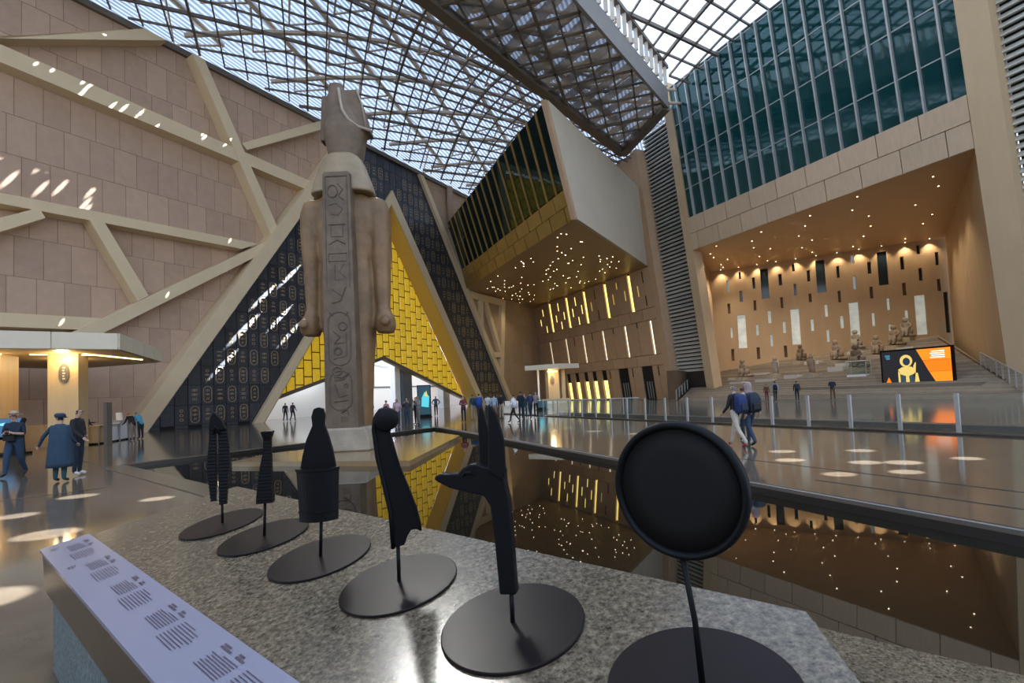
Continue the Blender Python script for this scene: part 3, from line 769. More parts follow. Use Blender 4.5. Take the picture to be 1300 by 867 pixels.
for r, (v0, v1) in enumerate(((0, .14), (.14, .28))):
    k = 0; cuts = [0] + [(q + (.5 if r else 0) + .35) / 10.5 for q in range(10)] + [1]
    for i in range(len(cuts) - 1):
        if cuts[i + 1] - cuts[i] > .01: fbox('panel', cuts[i] + .003, cuts[i + 1] - .003, v0 + .003, v1 - .003, -.3, .05 + .04 * (1 - r), m_spangold, bal)
MB().prism([C1 + (C2 - C1) * .01, C2, T2, T1 + (T2 - T1) * .01], (C2 - C1).cross(T1 - C1).normalized() * .3).build('side_panel', m_grey, bal)
MB().sweep([C1 + (T1 - C1) * .003, T1], .38, .38).build('corner_trim', m_stone, bal)
# ---------------------------------------------------------------- roofs
CAMI = cam.matrix_world.inverted()
def inview(p, mx=1.12):
    q = CAMI @ Vector(p)
    if q.z > -.3: return False
    x = 630 * q.x / -q.z; y = 470.8 - 630 * q.y / -q.z
    return abs(x) < 650 * mx and -60 < y < 900
def qd(x, y): return (V(x, y, 0) - P0).dot(n)
B0, BDIR = V(-4.93, 33.66, 0), V(.6214, .7835, 0)
BN = V(BDIR.y, -BDIR.x, 0)                      # to the right of the band's left edge
def zL(x, y):
    q = max(0, qd(x, y)); r = max(0, -(V(x, y, 0) - B0).dot(BN)); f = q / max(.01, q + r)
    return 31.1 - 1.3 * f + 2.4 * math.sin(PI * f)
L2a, L2d = V(5.56, 34.25, 0), V(.614, .789, 0).normalized()
L2n = V(L2d.y, -L2d.x, 0)
def zR(x, y):
    q = max(0, (V(x, y, 0) - L2a).dot(L2n))
    return 33.4 + 2.2 * (1 - math.exp(-q / 9))
c1, c2 = V(-.37, .93, 0).normalized(), V(.83, .55, 0).normalized()
m_pane = roofpane('roof_pane_fritted', (.15, .18, .235), .50, .46, .40, .35)
m_paneR = roofpane('roof_pane_clear', (.70, .76, .84), .60, .66, .7, .9)
m_pane2 = roofpane('roof_pane_band', (.15, .118, .085), .34, .30, 1.7, -.6)
def roof(name, label, poly, zf, d1, d2, g1, g2, mt, barw, barh, lift=.12, grow=0.0):
    root = empty(name); tag(root, label, 'roof', kind='structure')
    hps = halfplanes([(p[0], p[1]) for p in poly])
    det = d1.x * d2.y - d1.y * d2.x
    def toab(x, y): return ((x * d2.y - y * d2.x) / det, (d1.x * y - d1.y * x) / det)
    ab = [toab(p[0], p[1]) for p in poly]
    a0, a1 = math.floor(min(p[0] for p in ab) / g1), math.ceil(max(p[0] for p in ab) / g1)
    b0, b1 = math.floor(min(p[1] for p in ab) / g2), math.ceil(max(p[1] for p in ab) / g2)
    hab = halfplanes(ab if sum(ab[i][0] * ab[(i + 1) % len(ab)][1] - ab[(i + 1) % len(ab)][0] * ab[i][1] for i in range(len(ab))) > 0 else ab[::-1])
    def P_(a, b): x, y = d1.x * a + d2.x * b, d1.y * a + d2.y * b; return V(x, y, zf(x, y))
    vis = []; rest = MB()
    gab = [(a, b, c + grow * math.hypot(a, b)) for a, b, c in hab]; ex = int(grow / min(g1, g2)) + 1 if grow else 0
    for i in range(a0 - ex, a1 + ex):
        for j in range(b0 - ex, b1 + ex):
            q = clip_all([(i * g1, j * g2), ((i + 1) * g1, j * g2), ((i + 1) * g1, (j + 1) * g2), (i * g1, (j + 1) * g2)], gab)
            if not q: continue
            vs = [P_(*p) + UP * lift for p in q]
            c = sum(vs, V(0, 0, 0)) / len(vs)
            if inview(c) and area(q) > .4 * g1 * g2: vis.append(((c - cam.location).length, vs))
            else: rest.add(vs, [tuple(range(len(vs)))])
    vis.sort(key=lambda t: t[0])
    for _, vs in vis[:300]: MB().add(vs, [tuple(range(len(vs)))]).build('pane', mt, root)
    for _, vs in vis[300:]: rest.add(vs, [tuple(range(len(vs)))])
    if rest.v: rest.build('far_panes', mt, root)['kind'] = 'stuff'
    def seg(fix, k, lo, hi):
        """clip the grid line to the outline"""
        t0, t1 = lo, hi
        for a, b, c in hab:
            A_, B_ = (b, a * k) if fix == 0 else (a, b * k)
            if abs(A_) < 1e-9:
                if B_ > c: return None
                continue
            t = (c - B_) / A_
            if A_ > 0: t1 = min(t1, t)
            else: t0 = max(t0, t)
        return (t0, t1) if t1 - t0 > .5 else None
    for fix, r0, r1, g, lo, hi in ((0, a0, a1, g1, b0 * g2, b1 * g2), (1, b0, b1, g2, a0 * g1, a1 * g1)):
        for i in range(r0, r1 + 1):
            sg = seg(fix, i * g, lo, hi)
            if not sg: continue
            K = max(2, int((sg[1] - sg[0]) / 3))
            pts = [P_(i * g, sg[0] + (sg[1] - sg[0]) * k / K) if fix == 0 else P_(sg[0] + (sg[1] - sg[0]) * k / K, i * g) for k in range(K + 1)]
            big = i % 5 == 0
            MB().sweep(pts, barw * (1.6 if big else 1), barh * (1.6 if big else 1)).build('bar', m_steeld, root)
    return root
LP = [(-72, -38), (-56, -30.8), (16.9, 61.2), (5.4, 88), (1.5, 85)]
LP = [(P0 - e * 58)[:2], (B0 - BDIR * 75)[:2], (16.9, 61.2), (5.2, 88.2)]
rL = roof('ceiling_left', 'curved lattice glass roof over the entrance front', LP, zL, c2, c1, 1.7, 1.5, m_pane, .11, .16, 2.7, 7.0)
# trusses and shade boards above the left roof
tr = empty('ceiling_truss'); tag(tr, 'pale tubular trusses above the lattice roof', 'truss', kind='structure')
rgt = random.Random(4)
LH = halfplanes(LP if True else LP)
for k in range(-2, 34):
    for dd, g in ((V(.25, .97, 0), 4.6), (V(.97, .24, 0), 5.2)):
        s_ = V(-dd.y, dd.x, 0); base = P0 + n * 12 + s_ * ((k - 16) * g)
        ts_ = []
        t0, t1 = -90, 90
        ok = True
        for a, b, c in LH:
            A_ = a * dd.x + b * dd.y; B_ = a * base.x + b * base.y
            if abs(A_) < 1e-9: continue
            t = (c - B_) / A_
            if A_ > 0: t1 = min(t1, t)
            else: t0 = max(t0, t)
        if t1 - t0 < 2: continue
        pts = [];
        K = max(2, int((t1 - t0) / 5))
        for i in range(K + 1):
            p = base + dd * (t0 + (t1 - t0) * i / K); pts.append(V(p.x, p.y, zL(p.x, p.y) + 1.0 + (.9 if dd.y > .5 else 0)))
        MB().tube(pts, .22, 6).build('tube', m_truss, tr)
        if dd.y > .5:
            for i in range(K):
                a_, b_ = pts[i], pts[i + 1]; c_ = (a_ + b_) / 2 - UP * 1.6 + s_ * 2.2
                MB().tube([a_, c_, b_], .10, 5).build('brace', m_truss, tr)
RP = [(-62, -52), (58, -30), (56, -22), (19.6, 52.3)]
p_ = L2a - L2d * 78
RP = [(p_.x, p_.y), (18.35 + .49 * (54.8 - p_.y), p_.y), (19.7, 52.4)]
rR = roof('ceiling_right', 'higher lattice glass roof beside the teal glass wall', RP, zR, c2, c1, 2.2, 1.9, m_paneR, .15, .2, 1.4)
# the band between the two roofs
BP = [(B0 - BDIR * 75), (L2a - L2d * 75), (L2a + L2d * 17.75), (B0 + BDIR * 30.85)]
def zB(x, y): return 29.55
rB = roof('ceiling_band', 'low dark truss band hanging between the two glass roofs', [(p.x, p.y) for p in BP], zB, V(.30, .954, 0), V(.954, -.30, 0) * -1, 2.1, 1.6, m_pane2, .14, .16)
MB().sweep([B0 - BDIR * 75 + UP * 29.6, B0 + BDIR * 31 + UP * 29.6], .9, .7).build('edge_beam', m_steeld, rB)
MB().sweep([B0 - BDIR * 75 + UP * 32.2 + BN * .6, B0 + BDIR * 31 + UP * 32.2 + BN * .6], .5, .5).build('edge_beam', m_truss, rB)
fa = MB(); fa.box(L2a - L2d * 75 + UP * 29.3, L2d * 92.9, L2n * .25, UP * 1.9); fa.build('fascia', m_grey if False else mat('fascia_grey', (.25, .245, .235), .55, var=.08), rB)
eb = MB(); eb.sweep([B0 + BDIR * 30.9 + UP * 29.6, L2a + L2d * 17.8 + UP * 29.6], .9, .9); eb.build('edge_beam', m_steeld, rB)
m_post = mat('railing_paint', (.62, .60, .55), .5)
for k in range(46):
    p = L2a + L2d * (17.3 - 1.15 * k) + L2n * .12
    MB().box(p + UP * 31.2 - L2d * .09, L2d * .18, L2n * .3, UP * 2.1).build('post', m_post, rB)
MB().sweep([L2a - L2d * 40 + UP * 33.35 + L2n * .25, L2a + L2d * 17.8 + UP * 33.35 + L2n * .25], .5, .35).build('top_rail', m_steeld, rB)
for k in range(18):
    s0 = -38 + 3.3 * k
    p, q = B0 + BDIR * s0, L2a + L2d * (s0 - 4)
    MB().sweep([p + UP * 31.6, q + UP * 31.4], .3, .3).build('cross_beam', m_truss, rB)
    q2 = L2a + L2d * (s0 + 6)
    MB().tube([p + UP * 30.4, q2 + UP * 32.6], .16, 6).build('brace', m_truss, rB)
    MB().tube([p + UP * 32.2, (p + q) / 2 + UP * 30.2, q + UP * 32.4], .14, 6).build('brace', m_truss, rB)

# ---------------------------------------------------------------- staircase
sta = empty('staircase'); tag(sta, 'broad stone staircase rising to the back wall of the stair hall', 'staircase', kind='structure')
def stt(d): return .62 * (d + 4.5)
NST = 66
for k in range(NST):
    d0 = -4.5 + .42 * k; d1 = d0 + .42; z1_ = .16 + STK * .42 * k
    tl, tr_ = stt(d0), -28 + stt(d0)
    if d0 > 9: tl = min(tl, 8.2 - (d0 - 9) * 2.6 + 1.5)
    if tl - tr_ < 1: break
    MB().box(st(tr_, d0, z1_ - .34 if k else 0), w * (tl - tr_), -m * .62, UP * (.34 if k else z1_)).build('step', m_step, sta)
sup = MB().prism([st(-28, -4.0, .02), st(0, -4.0, .02), st(8.2, 9, stz(9) - .22), st(-10.5, 23.5, stz(23.5) - .22), st(-28 + stt(23.5) - 1, 23.4, stz(23.4) - .22)], (0, 0, -.3)).build('stair_slab', m_step, sta)
# landings with pale blocks on the stairs
m_block = mat('pale_block', (.50, .49, .46), .6)
BLK = [(3.6, -1.0, 1.3, .32), (5.2, -3.4, 1.6, .35), (3.0, -8.6, 1.4, .4), (9.2, -7.0, 1.6, .4), (7.0, -11.6, 1.5, .4), (5.0, -12.0, 1.5, .5), (12.8, -9.6, 1.6, .4), (1.6, -3.2, 1.6, .3), (2.2, -6.4, 2.0, .3), (12.2, -14.6, 1.5, .45)]
ORD = ['lowest at the left', 'second up at the left', 'below the fourth stone figure', 'in the upper middle', 'in the middle', 'beside the glass case', 'near the back wall', 'at the left foot', 'at the middle foot', 'behind the video screen']
for (d, t, L, h), od in zip(BLK, ORD):
    z = stz(d) + .05
    o = MB().box(st(t, d, z - .3), w * L, -m * .9, UP * (h + .3)).build('display_block', m_block)
    tag(o, 'pale stone display block on the staircase, ' + od, 'block', 'pale blocks on the staircase')
# stair balustrades
def balustrade(name, p, q, npost, label, h=1.1):
    r_ = empty(name, p); p = Vector(p); q = Vector(q); tag(r_, label, 'balustrade')
    for k in range(npost):
        a_ = p.lerp(q, k / (npost - 1)) - p
        MB().tube([a_, a_ + UP * h], .05, 6).build('post', m_steel, r_)
        if k < npost - 1:
            b_ = p.lerp(q, (k + 1) / (npost - 1)) - p; dd = (b_ - a_)
            MB().add([a_ + dd * .06 + UP * .12, a_ + dd * .94 + UP * .12, a_ + dd * .94 + UP * (h - .06), a_ + dd * .06 + UP * (h - .06)], [(0, 1, 2, 3)]).build('glass_panel', m_clear, r_)
    MB().tube([UP * h, q - p + UP * h], .035, 6).build('handrail', m_steel, r_)
    return r_
balustrade('stair_balustrade', st(-28.2, -4.6, .1), st(-28.2 + 5.6, 4.4, stz(4.4)), 9, 'glass stair balustrade descending at the right of the video screen')
balustrade('stair_balustrade', st(.3, -4.6, .1), st(5.4, 3.6, stz(3.6)), 8, 'glass stair balustrade rising beside the louvred wall')
# low side wall by the left balustrade
o = MB().prism([st(.6, -4.4, 0), st(1.8, -4.4, 0), st(6.5, 3.4, 0), st(5.6, 3.4, 0)], (0, 0, 3.4)).build('trim_4', mat('stair_side_stone', (.16, .11, .075), .6, var=.2)); tag(o, 'brown stone side wall at the left foot of the staircase', 'wall', kind='structure')

# ---------------------------------------------------------------- floor balustrade across the hall
fb = empty('floor_balustrade', (0, 0, 0)); tag(fb, 'long glass balustrade with steel posts across the hall floor', 'balustrade')
F0 = -m * 16.98
for k in range(-1, 22):
    q = 6.95 + 1.408 * k; p = F0 + w * q
    po = MB().box(p - w * .05 - m * .03, w * .10, m * .06, UP * 1.13).build('post', m_steel, fb)
    MB().box(p - w * .11 - m * .08, w * .22, m * .16, UP * .05).build('foot', m_steeld, po)
    a_, b_ = p + w * .09, p + w * 1.32
    if k < 21: MB().add([a_ + UP * .1, b_ + UP * .1, b_ + UP * 1.05, a_ + UP * 1.05], [(0, 1, 2, 3)]).build('glass_panel', m_clear, fb)
MB().box(F0 + w * 4.9 - m * .25, w * 31.5, m * .5, UP * .045).build('base_rail', m_edge, fb)
kb = MB().box(F0 + w * 4.9 - m * 1.25, w * 31.5, -m * .55, UP * .16).build('trim_5', mat('low_kerb', (.07, .06, .048), .35)); tag(kb, 'low dark kerb behind the floor balustrade', 'kerb', kind='structure')
# ================================================================ THINGS
# ---------------------------------------------------------------- colossus in the pool
SX, SY = -5.62, 17.25
st_root = empty('colossus_statue', (SX, SY, .04)); st_root.scale = (1, 1, 1.035); tag(st_root, 'towering brown stone pharaoh colossus seen from behind in the pool', 'statue')
m_nemes = mat('headdress_stone', (.30, .225, .135), .4, var=.25, scale=1.1, bump=.3, bscale=4)
BATCH = []                                        # temporary objects whose modifiers are baked in one go
def stage(name, mb_or_me, mats, mods, parent, post=None, smooth=True):
    me = mb_or_me.mesh(name, mats) if isinstance(mb_or_me, MB) else mb_or_me
    o = bpy.data.objects.new(name, me); COL.objects.link(o); o.parent = parent
    for ty, kw in mods:
        md = o.modifiers.new(ty.lower(), ty)
        for k_, v_ in kw.items(): setattr(md, k_, v_)
    BATCH.append((o, mats, post, smooth)); return o
def bake():
    bpy.context.view_layer.update()
    dg = bpy.context.evaluated_depsgraph_get()
    for o, mats, post, smooth in BATCH:
        me = bpy.data.meshes.new_from_object(o.evaluated_get(dg))
        o.modifiers.clear(); o.data = me
        me.materials.clear()
        for mt in (mats if isinstance(mats, (list, tuple)) else [mats]): me.materials.append(mt)
        if post: post(o)
        if smooth: me.polygons.foreach_set('use_smooth', [True] * len(me.polygons))
        me.update()
b = MB()
b.loft([ellring((0, cy, z), rx, ry, 24, 3) for z, cy, rx, ry in ((.55, .15, .66, .62), (1.6, .1, .70, .60), (2.6, .1, .76, .60), (3.6, .1, .86, .62), (4.6, .1, .93, .62), (5.4, .08, .92, .6), (6.2, .05, .86, .54), (7.0, .02, .96, .56), (7.7, 0, 1.12, .58), (8.15, 0, 1.16, .52), (8.45, 0, .85, .42), (8.75, 0, .4, .36))])
# left leg steps forward
b.loft([ellring((-.28, .55 + .1 * (z < 1), z), .34, .5, 14, 2.6) for z in (.55, 1.8, 3.0, 4.2)])
for s in (-1, 1):
    b.loft([ellring((s * x, y, z), r, r * 1.12, 14, 2.3) for x, y, z, r in ((1.00, 0, 8.42, .16), (1.12, 0, 8.3, .32), (1.19, 0, 7.9, .385), (1.22, 0, 7.2, .36), (1.22, .02, 6.5, .34), (1.21, .04, 5.9, .30), (1.21, .02, 5.2, .285), (1.22, 0, 4.7, .235), (1.25, -.02, 4.5, .25), (1.29, -.06, 4.3, .34), (1.30, -.06, 4.0, .36), (1.29, -.05, 3.78, .28))])
    b.tube([(s * 1.40, -.56, 4.14), (s * 1.40, .5, 4.14)], .16, 12)
b.loft([ellring((0, .02, z), .42, .40, 20, 2.4) for z in (8.3, 9.9)])
stage('body', b, m_colossus, [('REMESH', dict(mode='VOXEL', voxel_size=.055)), ('SMOOTH', dict(factor=.6, iterations=6))], st_root)
nm_ = MB(); nm_.loft([ellring((0, y, z), rx, ry, 28, 3.0) for z, y, rx, ry in ((8.47, -.16, 1.04, .50), (8.50, -.16, 1.10, .56), (8.62, -.15, 1.09, .57), (8.95, -.12, .97, .58), (9.35, -.08, .82, .58), (9.62, -.05, .72, .56), (9.82, -.02, .58, .50), (9.95, 0, .40, .40))])
stage('headdress', nm_, m_nemes, [('SUBSURF', dict(levels=1))], st_root)
c = MB()
c.loft([ellring((cx, .1, z), rx, .6 * rx / .66, 20, 2.6) for z, cx, rx in ((9.7, .05, .55), (9.95, .05, .60), (10.3, .05, .66), (10.75, .05, .74), (11.0, .03, .70), (11.5, -.08, .52), (12.1, -.2, .32), (12.5, -.24, .25))])
c.loft([[(x0, -.12, z), (x1, -.12, z), (x1, .5, z), (x0, .5, z)] for z, x0, x1 in ((10.72, .05, .98), (11.0, .05, .9), (11.6, -.02, .72), (12.22, -.05, .52))])
c.loft([[(x0, .05, z), (x1, .05, z), (x1, .5, z), (x0, .5, z)] for z, x0, x1 in ((10.55, -.86, -.3), (11.0, -.84, -.3), (12.15, -.78, -.35))])
stage('crown', c, m_crown, [('REMESH', dict(mode='VOXEL', voxel_size=.04)), ('SMOOTH', dict(factor=.5, iterations=3))], st_root)
MB().tube([(-.06, -.22, 12.2), (.04, -.36, 11.7), (.14, -.50, 11.3), (.34, -.50, 10.95), (.62, -.34, 10.78), (1.0, -.10, 10.74)], .055, 8).build('crown_rim', m_pale, st_root, True)
MB().tube([(.55, -.14, 12.2), (.74, -.14, 11.6), (.86, -.15, 10.8)], .035, 6).build('crown_rim', m_pale, st_root, True)
# back pillar with carved signs
pi_ = MB()
pi_.loft([[(-x, y, z), (x, y, z), (x, .0, z), (-x, .0, z)] for z, x, y in ((.6, .54, -1.02), (3, .53, -1.0), (6, .5, -.97), (8.6, .46, -.93), (8.98, .45, -.92), (9.03, .40, -.88))])
stage('back_pillar', pi_, m_crown, [('BEVEL', dict(width=.03, segments=2)), ('SUBSURF', dict(levels=0))], st_root, None, False)
m_carve = mat('carving_shadow_stone', (.105, .078, .055), .8, var=.3, bump=.4)
def py_(z): return -1.025 + (z - .6) * .0115
def carve(pts, r=.022, closed=False):
    ps = [V(x, py_(z) + .002, z) for x, z in pts]
    if closed: ps.append(ps[0])
    MB().tube(ps, r, 5).build('carved_sign', m_carve, st_root)
def circ(cx, cz, rx, rz, k=14, a0=0, a1=360): return [(cx + rx * math.cos(math.radians(a0 + (a1 - a0) * j / k)), cz + rz * math.sin(math.radians(a0 + (a1 - a0) * j / k))) for j in range(k + (0 if a1 - a0 == 360 else 1))]
carve([(-.36, 8.85), (.36, 8.85), (.36, 8.7)]); carve([(-.36, 8.85), (-.38, 5.2)]); carve([(.36, 8.8), (.39, 5.2)])
carve(circ(-.12, 8.35, .17, .2), .03, True); carve([(.05, 8.6), (.22, 8.4), (.08, 8.2), (.25, 8.05)]); carve([(-.25, 7.9), (.0, 7.95), (.2, 7.75), (.05, 7.55), (-.2, 7.6)])
carve([(-.28, 7.25), (.28, 7.25)], .03); carve([(-.2, 7.25), (-.2, 6.85), (.2, 6.85), (.2, 7.25)]); carve([(-.28, 6.6), (.0, 6.75), (.28, 6.6)], .03)
carve([(-.3, 6.3), (.3, 6.3), (.3, 6.05), (-.3, 6.05)], .025, True); carve([(-.1, 5.95), (-.1, 5.45), (.15, 5.45)]); carve([(.2, 5.95), (.05, 5.7), (.25, 5.5)])
carve([(-.2, 5.15), (.12, 4.9), (.25, 5.2), (.05, 4.75), (-.22, 4.7)], .03)
carve([(-.3, 4.4), (-.2, 4.28)], .03); carve([(.3, 4.4), (.2, 4.28)], .03)
for zc, hh in ((3.55, .85), (1.9, .62)):
    carve(circ(0, zc + hh - .3, .36, .3, 10, 0, 180) + circ(0, zc - hh + .3, .36, .3, 10, 180, 360), .025, True)
carve(circ(.12, 3.95, .13, .13), .035, True); carve(circ(-.06, 3.15, .11, .11), .035, True); carve([(-.2, 3.8), (.02, 3.6), (-.18, 3.4), (.2, 3.42)], .028); carve([(.22, 3.7), (.22, 3.0), (-.2, 2.9)], .025)
carve(circ(-.1, 2.52, .14, .13), .035, True); carve([(-.2, 2.35), (.05, 2.3), (.3, 2.45), (.1, 2.25), (-.2, 2.22)], .03)
carve(circ(.18, 2.05, .06, .06, 8), .025, True); carve([(-.2, 2.1), (-.05, 1.7), (.2, 1.75)], .03); carve([(-.22, 1.55), (.24, 1.6)], .03); carve([(0, 1.2), (.2, 1.3), (.25, 1.1)], .03)
o = MB().cbox((.1, -1.0, .98), .24, .06, .2).build('mortise', m_carve, st_root)
bb = MB(); bb.loft([[(-x0, -1.35, z), (x1, -1.3, z), (x1, 1.5, z), (-x0, 1.5, z)] for z, x0, x1 in ((0, .86, .98), (.3, .87, .97), (.62, .85, .88), (.72, .80, .82))])
stage('base', bb, m_pale, [('BEVEL', dict(width=.05, segments=2))], st_root, None, False)
ft = MB()
for s, y in ((-.32, 1.0), (.32, .45)): ft.loft([ellring((s, y, z), .24 * q, .62 * q, 12, 2.6) for z, q in ((.68, 1), (.85, .95), (1.0, .6))])
stage('feet', ft, m_colossus, [('SUBSURF', dict(levels=1))], st_root)

# ---------------------------------------------------------------- plinth with the six ritual objects
def puv(u, v): return aX * u + bX * v
def pz(p): return .88 + .11245 * p.x + .13578 * (p.y - 1.5)
def PT(u, v, h=0.0):
    p = puv(u, v); return V(p.x, p.y, pz(p) + h)
pr = empty('display_plinth', puv(-2.2, 1.2)); tag(pr, 'speckled granite plinth with a sloping polished top by the pool', 'plinth')
def world_part(mb, name, mt, parent):
    o = mb.build(name, mt); o.parent = parent; o.matrix_parent_inverse = Matrix.Translation(-parent.location); return o
TOPP = [(-4.56, .75), (.29, .75), (-.17, 1.476), (-.33, 1.73), (-4.6, 1.73)]
t_ = MB(); t_.loft([[PT(u, v, -.07) for u, v in TOPP], [PT(u, v, -.006) for u, v in TOPP], [PT(u + (.006 if u < -4 else -.006), v + (.006 if v < 1 else -.006), 0) for u, v in TOPP]])
world_part(t_, 'top_slab', m_granite, pr)
BODP_ = [(-4.5, .86), (.2, .86), (-.2, 1.45), (-.36, 1.68), (-4.5, 1.68)]
zt = lambda v, h: PT(-4.5, v, h).z
t_ = MB(); t_.prism([V(*puv(-4.5, v)[:2], z) for v, z in ((.55, 0), (1.68, 0), (1.68, zt(1.68, -.07)), (.78, zt(.78, -.07)), (.78, zt(.55, -.28)), (.55, zt(.55, -.28)))], aX * 4.1)
world_part(t_, 'body', m_granside, pr)
# bronze skirt under the text panel
t_ = MB(); t_.prism([PT(-4.56, .755, -.012), PT(-4.56, .505, -.012), PT(-4.56, .52, -.27), PT(-4.56, .755, -.31)], aX * 4.85)
world_part(t_, 'skirt', mat('bronze_skirt', (.16, .12, .08), .3, .6, var=.1), pr)
t_ = MB(); t_.prism([PT(-4.58, .495, -.008), PT(.32, .495, -.008), PT(.32, .748, -.008), PT(-4.58, .748, -.008)], UP * .018); tp = world_part(t_, 'text_panel', mat('panel_lilac', (.22, .22, .285), .22), pr); tp['label'] = 'lilac white text panel'
m_ink = mat('text_ink', (.045, .03, .05), .6)
def lines(u0, u1, v0, v1, k, th, rg_, right=False):
    t_ = MB(); dv = (v1 - v0) / k
    for i in range(k):
        L = (u1 - u0) * (rg_.uniform(.86, 1) if i else .6)
        a_ = u1 - L if right else u0
        v = v1 - (i + .5) * dv
        t_.add([PT(a_, v - th, .0122), PT(a_ + L, v - th, .0122), PT(a_ + L, v + th, .0122), PT(a_, v + th, .0122)], [(0, 1, 2, 3)])
    o = t_.build('text_lines', m_ink); o.parent = tp; o['kind'] = 'stuff'
rg_ = random.Random(3)
for k in range(8):
    u = -4.42 + .60 * k
    lines(u, u + .10, .690, .715, 2, .0042, rg_); lines(u + .13, u + .20, .690, .715, 2, .0042, rg_)
    lines(u, u + .20, .60, .680, 8, .0017, rg_, True); lines(u + .25, u + .46, .58, .690, 9, .0017, rg_)
    if k in (0, 1): lines(u - .05, u + .02, .53, .57, 3, .0025, rg_)

RZ = math.atan2(-.645, .764)
def ritual(name, X, Y, label, rz=None):
    p = V(X, Y, 0); rz = RZ if rz is None else math.radians(rz); r_ = empty(name, (X, Y, pz(p) + .001), rz); sl = .1765; ta = math.atan2(.1358, .11245) - rz; gx, gy = sl * math.cos(ta), sl * math.sin(ta); tag(r_, label, 'sculpture', 'ritual object replicas on the plinth')
    d_ = MB(); R = .2404; K = 48
    rings = []
    for h, rr in ((0, R), (.008, R), (.010, R - .003)): rings.append([(rr * math.cos(2 * PI * j / K), rr * math.sin(2 * PI * j / K), h + rr * (gx * math.cos(2 * PI * j / K) + gy * math.sin(2 * PI * j / K))) for j in range(K)])
    d_.loft(rings); d_.build('base_disc', m_bdisc, r_)
    return r_
def stem(r_, z, x=0.0): MB().tube([(0, 0, .005), (x * .5, 0, z * .5), (x, 0, z)], .008, 8).build('stem', m_black, r_, True)
def plate(r_, outline, th, name='body', bev=.006, mt=None, y=0.0):
    b_ = MB(); b_.prism([(x, y - th / 2, z) for x, z in outline], (0, th, 0))
    return stage(name, b_, mt or m_black, [('BEVEL', dict(width=bev, segments=2, limit_method='ANGLE'))], r_, None, False)
def lerp_pts(tab, z):
    for i in range(len(tab) - 1):
        if tab[i][0] <= z <= tab[i + 1][0]:
            f = (z - tab[i][0]) / (tab[i + 1][0] - tab[i][0] + 1e-9); return tuple(tab[i][k] + f * (tab[i + 1][k] - tab[i][k]) for k in range(1, len(tab[0])))
    return tab[0][1:] if z < tab[0][0] else tab[-1][1:]
def ribbed(r_, tab, dep, pitch_, amp, name):
    """stack of sawtooth ribs; tab = (z, x left, x right)"""
    rings = []; z = tab[0][0]; k = 0
    while z < tab[-1][0]:
        x0, x1 = lerp_pts(tab, z)
        for f, g in ((0, 1), (.78, 1), (.8, -1)):
            q = amp if g > 0 else 0.0; zz = z + pitch_ * f; dd = dep / 2 * min(1, (x1 - x0) / .08)
            q *= (1 - f * .6)
            rings.append([(x0 - q, -dd - q, zz), (x1 + q, -dd - q, zz), (x1 + q, dd + q, zz), (x0 - q, dd + q, zz)])
        z += pitch_
    MB().loft(rings).build(name, m_black, r_)
r1 = ritual('ribbed_clapper', -1.94, 3.29, 'black pair of ribbed curved blades, leftmost object on the plinth', 18.5)
ribbed(r1, [(.155, -.060, -.036), (.255, -.068, -.036), (.345, -.078, -.034), (.455, -.070, -.032), (.545, -.062, -.030), (.63, -.060, -.030)], .05, .022, .006, 'blade')
ribbed(r1, [(.13, -.010, .024), (.225, -.010, .030), (.305, -.010, .036), (.355, -.010, .046), (.495, -.008, .040), (.63, -.006, .030)], .06, .022, .006, 'blade')
plate(r1, [(-.064, .62), (-.056, .70), (-.034, .735), (.004, .69), (.034, .62), (-.006, .61), (-.012, .595), (-.02, .60), (-.03, .595), (-.034, .61)], .06, 'cap', .004)
MB().tube([(-.034, -.036, .59), (-.032, -.042, .625), (-.02, -.045, .64), (-.008, -.042, .625), (-.006, -.036, .59)], .007, 8).build('loop', m_black, r1, True)
stem(r1, .15)
r2 = ritual('ribbed_grip', -1.48, 2.92, 'black tapered ribbed handle with a flared top, second object from the left', 14.9)
ribbed(r2, [(.200, -.030, .052), (.225, -.029, .051), (.394, -.010, .046), (.484, .008, .046), (.584, .010, .048)], .075, .019, .003, 'shaft')
MB().loft([[(x0, -d, z), (x1, -d, z), (x1, d, z), (x0, d, z)] for z, x0, x1, d in ((.575, .009, .049, .036), (.598, .003, .056, .042), (.612, .001, .060, .045))]).build('flared_top', m_black, r2)
stem(r2, .2, .008)
r3 = ritual('bottle_shape', -.99, 2.50, 'flat black bottle shape with a curved front pocket, third object from the left', 9.6)
plate(r3, [(-.012, .738), (.010, .746), (.034, .738), (.040, .706), (.037, .656), (.055, .60), (.073, .53), (.085, .45), (.088, .30), (-.081, .30), (-.081, .45), (-.071, .506), (-.051, .586), (-.02, .656), (-.024, .70)], .035, 'bottle', .004)
pk = MB(); K = 12
def pkr(z, wd_, y0): return [(wd_ * (2 * j / K - 1) + .002, y0 - .045 * (1 - (2 * j / K - 1) ** 2) - .028, z) for j in range(K + 1)] + [(wd_ * (2 * j / K - 1) + .002, y0 - .045 * (1 - (2 * j / K - 1) ** 2) - .006, z) for j in range(K, -1, -1)]
pk.loft([pkr(.190, .090, 0), pkr(.232, .091, 0), pkr(.234, .094, -.004), pkr(.240, .094, -.004), pkr(.242, .091, 0), pkr(.432, .099, 0), pkr(.434, .103, -.004), pkr(.447, .104, -.004)]); pk.build('pocket', m_black, r3)
stem(r3, .2, .008)
r4 = ritual('scroll_shape', -.51, 2.11, 'curved black blade with a scrolled head, fourth object from the left', 5.6)
